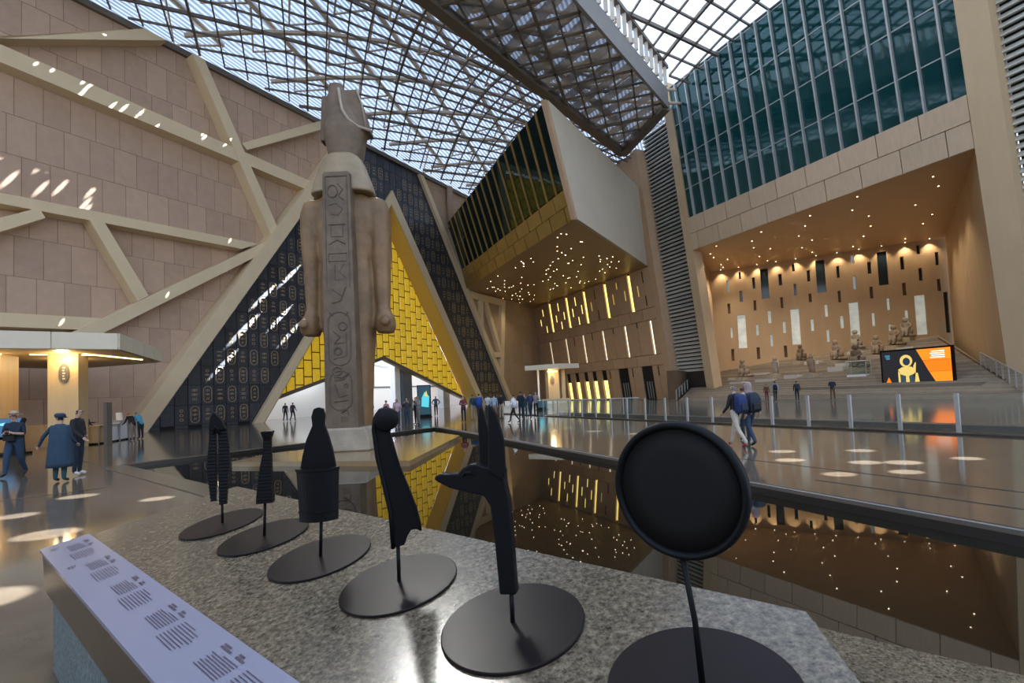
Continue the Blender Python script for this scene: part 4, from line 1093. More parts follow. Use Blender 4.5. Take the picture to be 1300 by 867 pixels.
plate(r4, [(-.022, .735), (-.052, .725), (-.076, .69), (-.082, .645), (-.070, .525), (-.048, .42), (-.024, .295), (-.02, .15), (.0, .155), (.028, .16), (.042, .195), (.058, .22), (.078, .222), (.098, .212), (.096, .25), (.081, .315), (.05, .405), (.02, .485), (.0, .565), (-.014, .625), (-.016, .68), (-.01, .72)], .028, 'blade', .004)
MB().tube([(x, -.016, z) for x, z in ((-.022, .735), (-.052, .725), (-.076, .69), (-.082, .645), (-.070, .525), (-.048, .42), (-.024, .295), (-.018, .15))], .009, 8).build('spine', m_black, r4, True)
MB().tube([(x, -.014, z) for x, z in ((.097, .215), (.095, .25), (.080, .315), (.049, .405), (.019, .485), (-.001, .565), (-.014, .62))], .005, 8).build('edge_bead', m_black, r4, True)
MB().tube([(-.030, -.034, .686), (-.030, -.028, .686), (-.030, .028, .686), (-.030, .034, .686)], [.042, .049, .049, .042], 28).build('scroll', m_black, r4, True)
stem(r4, .16)
r5 = ritual('jackal_head', -.035, 1.70, 'black jackal head with tall ears on a long neck, beside the round mirror', -12.8)
plate(r5, [(-.254, .488), (-.250, .499), (-.23, .507), (-.165, .508), (-.150, .524), (-.125, .538), (-.100, .540), (-.078, .532), (.0, .522), (-.002, .487), (.010, .417), (.022, .107), (-.036, .105), (-.046, .287), (-.056, .397), (-.078, .432), (-.119, .438), (-.199, .458), (-.24, .478)], .045, 'head_and_neck', .009)
plate(r5, [(-.099, .52), (-.099, .687), (-.093, .727), (-.084, .735), (-.072, .69), (-.058, .62), (-.058, .52)], .018, 'ear', .004, None, .026)
plate(r5, [(-.054, .515), (-.048, .687), (-.046, .727), (-.036, .737), (-.016, .705), (.005, .617), (.005, .517), (-.005, .487)], .020, 'ear', .005, None, -.026)
MB().tube([(-.150, -.022, .500), (-.138, -.028, .512), (-.118, -.028, .512), (-.106, -.022, .500)], .005, 6).build('brow', m_black, r5)
stem(r5, .11)
r6 = ritual('round_mirror', .45, 1.30, 'large round black mirror on a thin stem, rightmost object on the plinth')
K = 64; tor = []
for j in range(K):
    a_ = 2 * PI * j / K; cx, cz = math.cos(a_), math.sin(a_)
    tor.append([(-.035 + cx * (.170 + .011 * math.cos(q)), .018 * math.sin(q), .502 + cz * (.170 + .011 * math.cos(q))) for q in [2 * PI * i / 10 for i in range(10)]])
tm = MB(); tm.loft(tor + [tor[0]], caps=False); tm.build('rim', m_black, r6, True)
dm = MB(); dm.loft([[(-.035 + r * math.cos(2 * PI * j / K), y, .502 + r * math.sin(2 * PI * j / K)) for j in range(K)] for r, y in ((.03, -.010), (.10, -.009), (.163, -.004), (.163, .004), (.10, .009), (.03, .010))]); dm.build('mirror_plate', mat('mirror_plate_black', (.007, .006, .0055), .65, spec=.2), r6, True)
MB().tube([(0, 0, .005), (-.01, 0, .17), (-.035, 0, .34)], [.009, .008, .008], 8).build('stem', m_black, r6, True)
# ---------------------------------------------------------------- people 
SKIN = [mat('skin_light', (.50, .32, .23), .55), mat('skin_tan', (.36, .21, .13), .55)]
def cloth(name, col): return mat('cloth_' + name, col, .85, var=.12, scale=9)
H_BLACK = mat('hair_black', (.012, .010, .009), .6); H_GREY = mat('hair_grey', (.16, .14, .13), .7); H_RED = mat('hair_auburn', (.30, .11, .04), .6); H_BROWN = mat('hair_brown', (.05, .03, .02), .6)
m_shoe = mat('shoe_dark', (.02, .02, .022), .5); m_shoew = mat('shoe_white', (.6, .58, .55), .5); m_shoer = mat('shoe_red', (.35, .04, .05), .5)
def person(label, x, y, face, h=1.7, legs='stand', arms=('down', 'down'), top=None, bot=None, hair=H_BLACK, skin=0, shoes=None, lean=0.0, fat=1.0, longsleeve=True, z=0.0, detail=False, longhair=False, group=None):
    r_ = empty('person', (x, y, z), math.radians(face)); tag(r_, label, 'person', group)
    k = h / 1.75
    vs = []; par = []; tg = []
    def nd(p, r, parent, t): vs.append((p, r)); par.append(parent); tg.append(t); return len(vs) - 1
    def L_(p):                                   # bend the trunk forward from the hips
        if not lean: return p
        x_, y_, z_ = p; a_ = lean; dz = z_ - .95
        return (x_, y_ * math.cos(a_) + dz * math.sin(a_), .95 + dz * math.cos(a_) - y_ * math.sin(a_))
    pel = nd((0, 0, .96), (.150 * fat, .112 * fat), -1, 'bot')
    wa = nd(L_((0, 0, 1.12)), (.138 * fat, .102 * fat), pel, 'top')
    ch = nd(L_((0, .01, 1.32)), (.160 * fat, .112 * fat), wa, 'top')
    nb = nd(L_((0, 0, 1.455)), (.066, .060), ch, 'top')
    nk = nd(L_((0, .012, 1.53)), (.050, .050), nb, 'skin')
    hd = nd(L_((0, .028, 1.62)), (.083, .098), nk, 'head')
    cr = nd(L_((0, .016, 1.70)), (.070, .084), hd, 'head')
    if detail: nd(L_((0, .125, 1.615)), (.014, .016), hd, 'skin')
    for s, a_ in ((-1, arms[0]), (1, arms[1])):
        sh = nd(L_((s * .168 * (fat * .5 + .5), 0, 1.415)), (.060, .060), ch, 'top')
        el, wr_, hn = {'down': ((.225, -.02, 1.13), (.235, .03, .89), (.235, .06, .80)), 'phone': ((.23, .03, 1.14), (.10, .25, 1.18), (.03, .29, 1.22)), 'up': ((.24, .06, 1.15), (.16, .22, 1.38), (.10, .26, 1.46)),
                       'fold': ((.24, .04, 1.15), (.02, .19, 1.17), (-.07, .19, 1.18)), 'reach': ((.24, .20, 1.20), (.18, .44, 1.20), (.16, .53, 1.21)), 'out': ((.36, -.05, 1.16), (.47, -.02, .95), (.51, 0, .87)),
                       'hip': ((.36, -.06, 1.16), (.21, .06, 1.0), (.15, .11, 1.0)), 'swing': ((.22, -.14, 1.15), (.23, -.12, .92), (.23, -.09, .83)), 'fore': ((.22, .06, 1.13), (.21, .24, .98), (.20, .31, .92))}[a_]
        e_ = nd(L_((s * el[0], el[1], el[2])), (.047, .047), sh, 'top')
        w_ = nd(L_((s * wr_[0], wr_[1], wr_[2])), (.033, .033), e_, 'top' if longsleeve else 'skin')
        hv = V(hn[0] - wr_[0], hn[1] - wr_[1], hn[2] - wr_[2])
        pm = nd(L_((s * (wr_[0] + hv.x * .9), wr_[1] + hv.y * .9, wr_[2] + hv.z * .9)), (.030, .022), w_, 'skin')
        if detail:
            sd_ = hv.cross(V(0, 1, .3)).normalized() if hv.length > 1e-4 else V(1, 0, 0); hv.normalize()
            for q, (o_, L2) in enumerate(((-.028, .062), (-.009, .078), (.010, .072), (.027, .055))):
                c_ = V(hn[0], hn[1], hn[2]) + sd_ * o_
                m1_ = c_ + hv * L2 * .5; m2_ = c_ + hv * L2 + V(0, .012, 0)
                f1 = nd(L_((s * m1_.x, m1_.y, m1_.z)), (.009, .009), pm, 'skin'); nd(L_((s * m2_.x, m2_.y, m2_.z)), (.008, .008), f1, 'skin')
            t1_ = V(wr_[0], wr_[1], wr_[2]) + hv * .05 + sd_ * .05; t2_ = t1_ + hv * .045 + sd_ * .012
            f1 = nd(L_((s * t1_.x, t1_.y, t1_.z)), (.011, .011), pm, 'skin'); nd(L_((s * t2_.x, t2_.y, t2_.z)), (.009, .009), f1, 'skin')
        else:
            nd(L_((s * (hn[0] + hv.x * .5), hn[1] + hv.y * .5, hn[2] + hv.z * .5)), (.022, .014), pm, 'skin')
        kn, an = {'stand': ((0, .01, .50), (0, -.02, .085)), 'walk': ((0, .10 * s + .05, .51), (0, (.20 if s > 0 else -.30), .10 if s > 0 else .13)), 'stride': ((0, .16 * s + .05, .52), (0, (.30 if s > 0 else -.40), .10 if s > 0 else .16))}[legs]
        hp = nd((s * .085 * fat, 0, .90), (.094 * fat, .098 * fat), pel, 'bot')
        k_ = nd((s * .095, kn[1], kn[2]), (.062 * fat, .064 * fat), hp, 'bot')
        a2 = nd((s * .10, an[1], an[2]), (.045, .048), k_, 'bot')
        nd((s * .115, an[1] + .155, an[2] - .045 if an[2] < .12 else .03), (.040, .030), a2, 'shoe')
    me = bpy.data.meshes.new('body')
    me.from_pydata([tuple(c_ * k for c_ in p) for p, _ in vs], [(i, par[i]) for i in range(1, len(vs))], [])
    mats = [SKIN[skin], top, bot, shoes or m_shoe, hair]
    o = stage('body', me, mats, [('SKIN', dict(use_smooth_shade=True)), ('SUBSURF', dict(levels=2 if detail else 1, render_levels=2 if detail else 1))], r_, None)
    lay = me.skin_vertices[0].data
    for i, (p, rr) in enumerate(vs): lay[i].radius = (rr[0] * k, rr[1] * k); lay[i].use_root = (i == 0)
    P_ = np.array([[c_ * k for c_ in p] for p, _ in vs]); seg_ = [(i, par[i]) for i in range(1, len(vs))]
    tags = [tg[i] for i, _ in seg_]; rads = np.array([(vs[i][1][0] + vs[j][1][0]) / 2 * k for i, j in seg_])
    A_ = np.array([P_[i] for i, _ in seg_]); B_ = np.array([P_[j] for _, j in seg_]); hx = P_[hd]
    fwd = np.array(L_((0, 1, .95))) - np.array(L_((0, 0, .95)))
    def post(ob):
        m_ = ob.data; nf = len(m_.polygons); cc = np.empty(nf * 3); m_.polygons.foreach_get('center', cc); cc = cc.reshape(-1, 3)
        d_ = B_ - A_; L2 = (d_ ** 2).sum(1) + 1e-9
        t = np.clip(((cc[:, None, :] - A_) * d_).sum(2) / L2, 0, 1)
        dist = np.linalg.norm(cc[:, None, :] - (A_ + t[..., None] * d_), axis=2) - rads * .8
        bi = dist.argmin(1); code = {'skin': 0, 'top': 1, 'bot': 2, 'shoe': 3, 'head': 0}
        idx = np.array([code[tags[b_]] for b_ in bi])
        hm = np.array([tags[b_] == 'head' for b_ in bi]); rel = cc - hx
        back = (rel * fwd).sum(1); hairm = hm & ((rel[:, 2] > .055 * k) | (back < (.02 if not longhair else .045) * k) & (rel[:, 2] > -.055 * k))
        trunk = (np.array(L_((0, 0, 1.75))) - np.array(L_((0, 0, .95)))) / .8; hz = ((cc - P_[pel]) @ trunk) / k
        neckm = (hz > .525) & (np.abs(cc[:, 0]) < .1 * k) & np.array([tags[b_] in ('top', 'skin') for b_ in bi]) & (np.linalg.norm(cc - P_[nk], axis=1) < .13 * k)
        idx[neckm] = 0
        idx[hairm] = 4
        m_.polygons.foreach_set('material_index', idx.astype(np.int32))
    BATCH[-1] = (o, mats, post, True)
    if detail:
        for s in (-1, 1):
            q = V(*L_((s * .034, .118, 1.638))) * k; MB().tube([q - V(0, .006, 0), q + V(0, .006, 0)], [.012 * k, .008 * k], 8).build('eye', H_BROWN, r_)
            q = V(*L_((s * .088, .012, 1.62))) * k; MB().loft([ellring((q.x, q.y, q.z + dz * k), .010 * k * f, .018 * k * f, 8) for dz, f in ((-.03, .4), (-.01, .9), (.012, 1), (.03, .5))]).build('ear', SKIN[skin], r_, True)
        q = V(*L_((0, .120, 1.575))) * k; MB().cbox(q, .042 * k, .01, .008 * k).build('mouth', mat('lips', (.30, .12, .10), .6), r_)
    r_['k'] = k
    return r_
def garment(r_, name, mt, rows):
    k = r_['k']; MB().loft([ellring((x * k, y * k, z * k), rx * k, ry * k, 18, 2.2) for z, x, y, rx, ry in rows]).build(name, mt, r_, True)
def backpack(r_, mt, z=1.22, s=1.0, mt2=None):
    k = r_['k']; b_ = MB(); b_.loft([[(-.15 * s * q * k, (-.11 - dp * s) * k, zz * k), (.15 * s * q * k, (-.11 - dp * s) * k, zz * k), (.15 * s * q * k, -.11 * k, zz * k), (-.15 * s * q * k, -.11 * k, zz * k)] for zz, q, dp in ((z - .24 * s, .8, .08), (z - .2 * s, 1, .16), (z + .08 * s, 1, .16), (z + .2 * s, .85, .11), (z + .24 * s, .6, .06))])
    o = stage('backpack', b_, mt, [('BEVEL', dict(width=.02, segments=2))], r_)
    b_ = MB(); b_.loft([[(-.10 * s * q * k, (-.11 - dp * s) * k, zz * k), (.10 * s * q * k, (-.11 - dp * s) * k, zz * k), (.10 * s * q * k, -.2 * k, zz * k), (-.10 * s * q * k, -.2 * k, zz * k)] for zz, q, dp in ((z - .19 * s, .9, .18), (z - .15 * s, 1, .21), (z - .04 * s, 1, .20), (z, .8, .17))])
    b_.build('pocket', mt2 or mt, r_)
    for q in (-1, 1): MB().tube([(q * .10 * k, -.12 * k, (z + .2 * s) * k), (q * .11 * k, .02 * k, 1.475 * k), (q * .12 * k, .125 * k, 1.34 * k), (q * .13 * k, -.04 * k, 1.10 * k)], .017 * k, 6).build('strap', mt, r_, True)
def scarf(r_, mt):
    k = r_['k']; MB().loft([ellring((0, y * k, z * k), rx * k, ry * k, 16) for z, y, rx, ry in ((1.40, -.02, .16, .12), (1.48, -.01, .11, .10), (1.56, -.015, .088, .098), (1.64, -.012, .09, .108), (1.71, -.01, .078, .095), (1.755, -.005, .04, .05))]).build('head_scarf', mt, r_, True)
navy = cloth('navy', (.012, .022, .04)); jean = cloth('jean', (.022, .05, .095)); black = cloth('black', (.012, .012, .014)); cream = cloth('cream', (.48, .43, .36)); mauve = cloth('mauve', (.42, .33, .36))
teal = cloth('teal', (.02, .07, .085)); royal = cloth('royal', (.015, .05, .26)); white = cloth('white', (.62, .63, .65)); ltblue = cloth('light_blue', (.30, .40, .50)); maroon = cloth('maroon', (.16, .03, .035)); grey = cloth('grey', (.25, .25, .25)); sky = cloth('sky', (.06, .33, .52)); taupe = cloth('taupe', (.24, .18, .15)); pink = cloth('pink', (.45, .20, .20)); brown = cloth('brown', (.13, .065, .035)); magenta = cloth('magenta', (.30, .02, .10)); beige = cloth('beige', (.42, .35, .26))
# near left trio
p1 = person('man in a straw hat, navy t-shirt and jeans looking at his phone', -13.7, 13.64, 197, 1.76, 'walk', ('phone', 'phone'), navy, jean, H_GREY, 0, None, 0, 1.18, False, detail=True)
k = p1['k']; hb = MB(); hb.loft([ellring((0, .02 * k, z * k), rx * k, ry * k, 20) for z, rx, ry in ((1.675, .17, .19), (1.685, .172, .192), (1.69, .10, .12), (1.72, .095, .112), (1.765, .085, .10), (1.79, .05, .06))]); hat = hb.build('straw_hat', mat('straw', (.42, .34, .25), .8, var=.2, scale=30), p1, True)
MB().loft([ellring((0, .02 * k, z * k), .101 * k, .121 * k, 20) for z in (1.69, 1.715)], caps=False).build('hat_band', mat('hat_band_red', (.16, .06, .05), .8), hat, True)
MB().cbox((0, .32 * k, 1.24 * k), .075, .012, .15).build('phone', m_black, p1)
MB().cbox((.02, .17 * k, 1.08 * k), .24, .09, .2).build('chest_bag', black, p1)
p2 = person('woman in a long navy raincoat and cap seen from behind, arm held out', -11.14, 12.2, 8, 1.66, 'stand', ('out', 'fore'), cloth('raincoat', (.022, .05, .085)), teal, H_BLACK, 0, m_shoe, 0, 1.2, True, detail=True)
garment(p2, 'raincoat', MATS['cloth_raincoat'], [(.38, 0, 0, .285, .24), (.5, 0, 0, .28, .235), (.8, 0, 0, .26, .21), (1.05, 0, 0, .24, .19), (1.25, 0, 0, .225, .17), (1.38, 0, 0, .205, .14), (1.46, 0, 0, .13, .10), (1.49, 0, 0, .08, .075)])
k = p2['k']; MB().loft([ellring((0, y * k, z * k), rx * k, ry * k, 18) for z, y, rx, ry in ((1.645, .02, .092, .112), (1.665, .02, .10, .12), (1.70, .01, .115, .13), (1.745, 0, .10, .115), (1.77, 0, .06, .07))]).build('cap', MATS['cloth_raincoat'], p2, True)
MB().loft([[(-.08 * k, .12 * k, 1.66 * k), (.08 * k, .12 * k, 1.66 * k), (.08 * k, .12 * k, 1.67 * k), (-.08 * k, .12 * k, 1.67 * k)], [(-.06 * k, .20 * k, 1.64 * k), (.06 * k, .20 * k, 1.64 * k), (.06 * k, .20 * k, 1.648 * k), (-.06 * k, .20 * k, 1.648 * k)]]).build('cap_visor', MATS['cloth_raincoat'], p2)
p3 = person('man in a black jacket and dark trousers turned to the right beside the raincoat', -11.72, 13.35, -80, 1.80, 'stand', ('hip', 'fore'), black, navy, H_BLACK, 0, m_shoew, 0, 1.12, True, detail=True)
k = p3['k']; MB().tube([(-.075 * k, .06 * k, 1.645 * k), (-.05 * k, .118 * k, 1.645 * k), (.05 * k, .118 * k, 1.645 * k), (.075 * k, .06 * k, 1.645 * k)], .006, 6).build('glasses', m_black, p3)
# walking pair on the right
p7 = person('person with grey hair, black jacket, cream trousers and blue backpack walking away', 5.86, 13.15, 22, 1.66, 'stride', ('fore', 'swing'), black, cream, H_GREY, 0, m_shoer, .04, 1.05, True, detail=True, longhair=True)
backpack(p7, cloth('pack_blue', (.012, .03, .11)), 1.20, 1.1, navy)
p8 = person('person in a mauve hooded top and jeans with a dark backpack walking away', 6.30, 13.35, 14, 1.70, 'walk', ('down', 'swing'), mauve, jean, cloth('hood_mauve', (.33, .25, .25)), 0, m_shoe, .03, 1.08, True, detail=True, longhair=True)
backpack(p8, navy, 1.18, 1.15, black); scarf(p8, MATS['cloth_hood_mauve'])
p9 = person('child with a magenta backpack partly hidden behind the walking pair', 6.75, 14.6, 15, 1.60, 'stand', ('down', 'down'), teal, navy, H_BROWN, 1, longhair=True); backpack(p9, magenta, 1.2, 1.0)
# counter on the left
person('elderly person in a bright blue shirt leaning on the counter', -21.35, 28.45, 75, 1.70, 'stand', ('reach', 'reach'), sky, navy, H_GREY, 0, None, .55, 1.1, False)
person('person with auburn hair and taupe trousers leaning on the counter', -20.85, 27.25, 80, 1.66, 'stand', ('reach', 'reach'), black, taupe, H_RED, 0, None, .5, 1.05, True, longhair=True)
person('dark haired attendant in a black and white top behind the counter', -23.5, 28.9, -75, 1.62, 'stand', ('fore', 'fore'), white, black, H_BLACK, 1, longhair=True)
person('attendant in a dark top seated low behind the glass counter', -23.1, 26.9, -70, 1.58, 'stand', ('fore', 'reach'), navy, black, H_BLACK, 1)
# crowd by the entrance: colours tell them apart
FAR = [
    ('one of two dark figures inside the bright lobby at the left, the left one', -20.8, 45.3, 10, 1.72, 'walk', ('down', 'down'), navy, black, H_BLACK),
    ('one of two dark figures inside the bright lobby at the left, the right one', -19.9, 44.8, -5, 1.74, 'walk', ('down', 'fore'), cloth('plum', (.05, .03, .06)), navy, H_BROWN),
    ('figure in dark clothes standing just right of the colossus legs', -8.45, 29.4, 160, 1.70, 'stand', ('fold', 'fold'), black, navy, H_BLACK),
    ('visitor in a coral top among the group before the entrance', -7.75, 30.3, 150, 1.62, 'stand', ('down', 'fold'), pink, black, H_BROWN),
    ('visitor in a dark top behind the visitor with the pale pink shirt', -7.35, 31.2, 170, 1.68, 'stand', ('down', 'down'), navy, jean, H_BLACK),
    ('visitor in a pale pink shirt and jeans among the group', -6.78, 29.0, 200, 1.66, 'stand', ('phone', 'down'), cloth('pale_pink', (.50, .36, .38)), jean, H_BLACK),
    ('visitor in a charcoal jacket holding a camera before the entrance', -6.3, 29.4, 185, 1.70, 'stand', ('up', 'up'), cloth('charcoal', (.05, .05, .055)), jean, H_BLACK),
    ('visitor in a grey t-shirt and grey trousers beside the video banner', -5.7, 29.7, 130, 1.80, 'stand', ('up', 'up'), grey, cloth('stone_grey', (.16, .15, .14)), H_GREY),
    ('visitor in black close behind the visitor in the grey t-shirt', -6.0, 30.6, 140, 1.74, 'stand', ('fold', 'down'), black, black, H_BLACK),
    ('lone figure in blue, hands on hips in the lobby doorway', -6.65, 42.6, 180, 1.74, 'stand', ('hip', 'hip'), cloth('slate', (.06, .09, .16)), navy, H_BLACK),
    ('visitor in a maroon top with folded arms right of the golden wall', -3.12, 30.9, 185, 1.66, 'stand', ('fold', 'fold'), maroon, black, H_BROWN),
    ('visitor in a teal jacket at the left of the crowd by the dark wall', -2.72, 33.3, 30, 1.76, 'stand', ('down', 'down'), teal, beige, H_BLACK),
    ('visitor in a royal blue jacket in the crowd by the dark wall', -2.27, 32.9, 20, 1.78, 'stand', ('fore', 'fore'), royal, navy, H_BLACK),
    ('visitor in a white top in the crowd by the dark wall', -1.73, 33.5, -10, 1.70, 'stand', ('up', 'down'), white, jean, H_BLACK),
    ('visitor in a light blue shirt in the crowd by the dark wall', -1.29, 33.1, 15, 1.68, 'stand', ('down', 'down'), ltblue, taupe, H_BROWN),
    ('visitor in a black jacket and beige trousers at the right of the crowd', -.83, 33.7, -20, 1.74, 'stand', ('down', 'down'), black, beige, H_BLACK),
    ('walker in a white cape and black leggings striding to the left', .0, 27.8, 70, 1.64, 'stride', ('fore', 'swing'), white, black, H_BLACK),
    ('tall visitor in navy in the group near the far kiosk', .46, 31.6, -30, 1.80, 'stand', ('fold', 'fold'), navy, navy, H_BLACK),
    ('visitor in a teal dress top in the group near the far kiosk', .73, 32.4, 170, 1.62, 'stand', ('up', 'down'), teal, teal, H_BLACK),
    ('visitor in a dark blue coat in the group near the far kiosk', 1.05, 31.1, 20, 1.74, 'walk', ('down', 'fore'), cloth('ink', (.02, .03, .08)), navy, H_BLACK),
    ('visitor in a grey pullover and black trousers near the far kiosk', 1.47, 32.7, 165, 1.72, 'stand', ('up', 'down'), grey, black, H_BROWN),
    ('visitor in a light blue shirt with a backpack at the foot of the stairs', 21.6, 41.0, -20, 1.74, 'stride', ('down', 'swing'), ltblue, navy, H_BLACK),
    ('child in a russet top beside the light blue shirt at the stairs', 21.4, 42.0, -20, 1.52, 'stand', ('down', 'down'), brown, maroon, H_BROWN),
    ('visitor with a dark backpack standing at the foot of the stairs', 23.16, 40.6, -30, 1.68, 'stand', ('down', 'down'), black, navy, H_BLACK),
    ('visitor in a dark jacket and brown trousers left of the video screen', 25.1, 39.1, -40, 1.74, 'walk', ('fold', 'fold'), navy, brown, H_GREY),
]
for q, (lb, x, y, fc, h, lg, ar, tp_, bt, hr) in enumerate(FAR):
    o = person(lb, x, y, fc, h, lg, ar, tp_, bt, hr, q % 2, longhair=q % 3 == 0)
    if 'backpack' in lb: backpack(o, black if 'light blue' in lb else navy, 1.2, 1.0)
    if 'cape' in lb: garment(o, 'cape', white, [(.92, 0, -.06, .24, .2), (1.2, 0, -.03, .21, .16), (1.42, 0, 0, .17, .12), (1.48, 0, 0, .08, .07)])
    if 'royal' in lb: garment(o, 'jacket', royal, [(.82, 0, 0, .22, .17), (1.1, 0, 0, .2, .15), (1.4, 0, 0, .19, .13), (1.48, 0, 0, .08, .07)])

# ---------------------------------------------------------------- stone figures on the stairs
def seated(h, seed):
    rg = random.Random(seed); b_ = MB()
    b_.cbox((0, .25, .12 * h), .34 * h, .62 * h, .24 * h * .5); b_.cbox((0, .32 * h * .5, .3 * h), .30 * h, .30 * h, .32 * h); b_.cbox((0, -.14 * h, .3 * h), .26 * h, .12 * h, .34 * h)
    b_.loft([ellring((0, .02 * h, z * h), rx * h, ry * h, 12, 2.6) for z, rx, ry in ((.42, .13, .10), (.5, .12, .085), (.62, .15, .09), (.70, .17, .085), (.745, .10, .06), (.77, .05, .05))])
    for s in (-1, 1):
        b_.tube([(s * .155 * h, .02 * h, .70 * h), (s * .175 * h, .02 * h, .57 * h), (s * .12 * h, -.1 * h, .49 * h), (s * .08 * h, -.18 * h, .475 * h)], [.04 * h, .036 * h, .03 * h, .022 * h], 8)
        b_.tube([(s * .07 * h, .06 * h, .46 * h), (s * .07 * h, -.16 * h, .455 * h), (s * .07 * h, -.175 * h, .2 * h), (s * .07 * h, -.18 * h, .12 * h)], [.06 * h, .056 * h, .045 * h, .04 * h], 8)
        b_.tube([(s * .07 * h, -.16 * h, .13 * h), (s * .07 * h, -.28 * h, .125 * h)], .035 * h, 6)
    b_.loft([ellring((0, .0, z * h), rx * h, ry * h, 12, 2.3) for z, rx, ry in ((.76, .06, .06), (.80, .10, .075), (.86, .115, .085), (.92, .095, .08), (.97, .05, .05))])
    return b_
def standing(h):
    b_ = MB(); b_.cbox((0, 0, .04 * h), .34 * h, .4 * h, .08 * h); b_.cbox((0, .1 * h, .42 * h), .14 * h, .1 * h, .72 * h)
    b_.loft([ellring((0, 0, z * h), rx * h, ry * h, 12, 2.6) for z, rx, ry in ((.06, .11, .09), (.3, .11, .08), (.42, .13, .085), (.52, .105, .075), (.66, .145, .08), (.72, .15, .07), (.76, .06, .05))])
    for s in (-1, 1): b_.tube([(s * .15 * h, 0, .71 * h), (s * .165 * h, 0, .57 * h), (s * .15 * h, -.01 * h, .42 * h), (s * .15 * h, -.02 * h, .38 * h)], [.035 * h, .032 * h, .026 * h, .03 * h], 8)
    b_.loft([ellring((0, 0, z * h), rx * h, ry * h, 12, 2.3) for z, rx, ry in ((.75, .05, .05), (.79, .10, .07), (.86, .10, .075), (.9, .06, .055), (.97, .045, .045), (1.0, .02, .02))])
    return b_
FIG = [(26.3, 56.63, 1.93, 2.2, 's'), (28.29, 53.36, 2.02, 2.1, 'p'), (33.44, 57.37, 3.55, 2.0, 's'), (29.76, 49.35, 1.91, 2.1, 'p'), (34.33, 52.48, 3.23, 2.3, 's'), (38.85, 55.86, 4.56, 2.3, 's'), (32.49, 46.81, 2.23, 2.4, 's'), (36.91, 50.06, 3.53, 2.1, 's'), (40.46, 52.29, 4.53, 2.3, 's'), (43.4, 54.3, 5.5, 2.3, 's')]
FL = ['pale tan seated stone figure, leftmost on the staircase', 'weathered standing stone figure, second from the left on the staircase', 'dark seated stone figure high on the stairs, third from the left', 'standing stone figure low on the stairs, fourth from the left', 'brown seated stone figure in the middle of the staircase', 'seated stone figure before the tall lit middle window', 'grey seated stone figure beside the glass case', 'seated stone figure just left of the video screen', 'seated stone figure above the left corner of the video screen', 'topmost seated stone figure, rightmost on the staircase']
GS = [m_sand, m_pale, m_crown, m_sand]
fm = {('s', i): seated(1.0, i).mesh('figure', GS[i], True) for i in range(4)}; fm.update({('p', i): standing(1.0).mesh('figure', GS[i], True) for i in range(4)})
frz = math.atan2(m.y, m.x) + PI / 2
for q, (x, y, z, h, ty) in enumerate(FIG):
    r_ = empty('stone_figure', (x, y, z - .15), frz + .1 * math.sin(q * 3)); tag(r_, FL[q], 'statue', 'stone figures on the staircase')
    o = inst('figure', fm[(ty, q % 4)], r_); o.scale = (h * 1.1, h, h); o.location = (0, 0, .45)
    MB().cbox((0, .05, .1), 1.0, 1.5, .8).build('pedestal', m_pale if q % 3 == 0 else m_step, r_)
gc = empty('glass_case', (31.4, 45.0, stz(2.9) - .1), frz); tag(gc, 'low glass showcase on the stairs left of the video screen', 'showcase')
MB().cbox((0, 0, .15), 1.7, .8, .3).build('case_base', m_white, gc)
for x in (-.83, .83):
    for y in (-.38, .38): MB().cbox((x, y, .85), .05, .05, 1.3).build('case_post', m_steel, gc)
for y in (-.39, .39): MB().cbox((0, y, .87), 1.6, .012, 1.2).build('glass_panel', m_clear, gc)
MB().cbox((0, 0, 1.52), 1.74, .84, .05).build('case_top', m_white, gc)

# ---------------------------------------------------------------- video screen on its platform
pf = MB().box(st(-24.8, -1.6, 0), w * 13.2, -m * 3.0, UP * 1.03).build('screen_platform', mat('platform_stone', (.20, .17, .13), .4, var=.1)); tag(pf, 'low stone block under the video screen in front of the stairs', 'platform')
vs_ = empty('video_screen', st(-20.4, -.25, 1.03)); tag(vs_, 'wide video screen showing a golden figure beside an orange field', 'screen')
SWD, SHT = 4.55, 2.62
so = st(-22.7, -.25, 1.03) - vs_.location
def emi(name, col, s): return mat(name, (.01, .01, .01), .3, emit=col, estr=s)
MB().box(so - w * .12, w * (SWD + .24), -m * .3, UP * (SHT + .12)).build('cabinet', m_black, vs_)
def sq(poly, off, name, mt, par=None):
    """poly in screen coordinates: x 0..1 from the left as seen, y 0..1 upwards"""
    pts = [so + w * (SWD * (1 - x)) + UP * (.06 + SHT * y * .97) + m * (.012 + off) for x, y in poly]
    nn = (pts[1] - pts[0]).cross(pts[2] - pts[0])
    return MB().add(pts if nn.dot(m) > 0 else pts[::-1], [tuple(range(len(pts)))]).build(name, mt, vs_)
sq([(0, 0), (1, 0), (1, 1), (0, 1)], 0, 'display', emi('led_dark', (.012, .013, .018), 1))
m_or = emi('led_orange', (1.0, .22, .01), 1.3); m_or2 = emi('led_orange_deep', (.95, .18, .005), 1.2)
sq([(.53, 1), (1, 1), (1, .665), (.612, .665)], .004, 'orange_field', m_or); sq([(.615, .655), (1, .655), (1, .33), (.69, .33)], .004, 'orange_field', m_or2); sq([(.695, .32), (1, .32), (1, .02), (.775, .02)], .004, 'orange_field', m_or)
sq([(.05, .03), (.13, .03), (.09, .2)], .004, 'orange_field', m_or2)
m_lg = emi('led_gold', (.85, .62, .18), .9); m_lw = emi('led_white', (1, .95, .85), 1.2); m_lb = emi('led_blue', (.1, .45, .65), .7)
for i in range(4): sq([(.74 - .02 * (i % 2), .90 - .06 * i), (.92, .90 - .06 * i), (.92, .93 - .06 * i), (.74 - .02 * (i % 2), .93 - .06 * i)], .006, 'caption_line', m_lw)
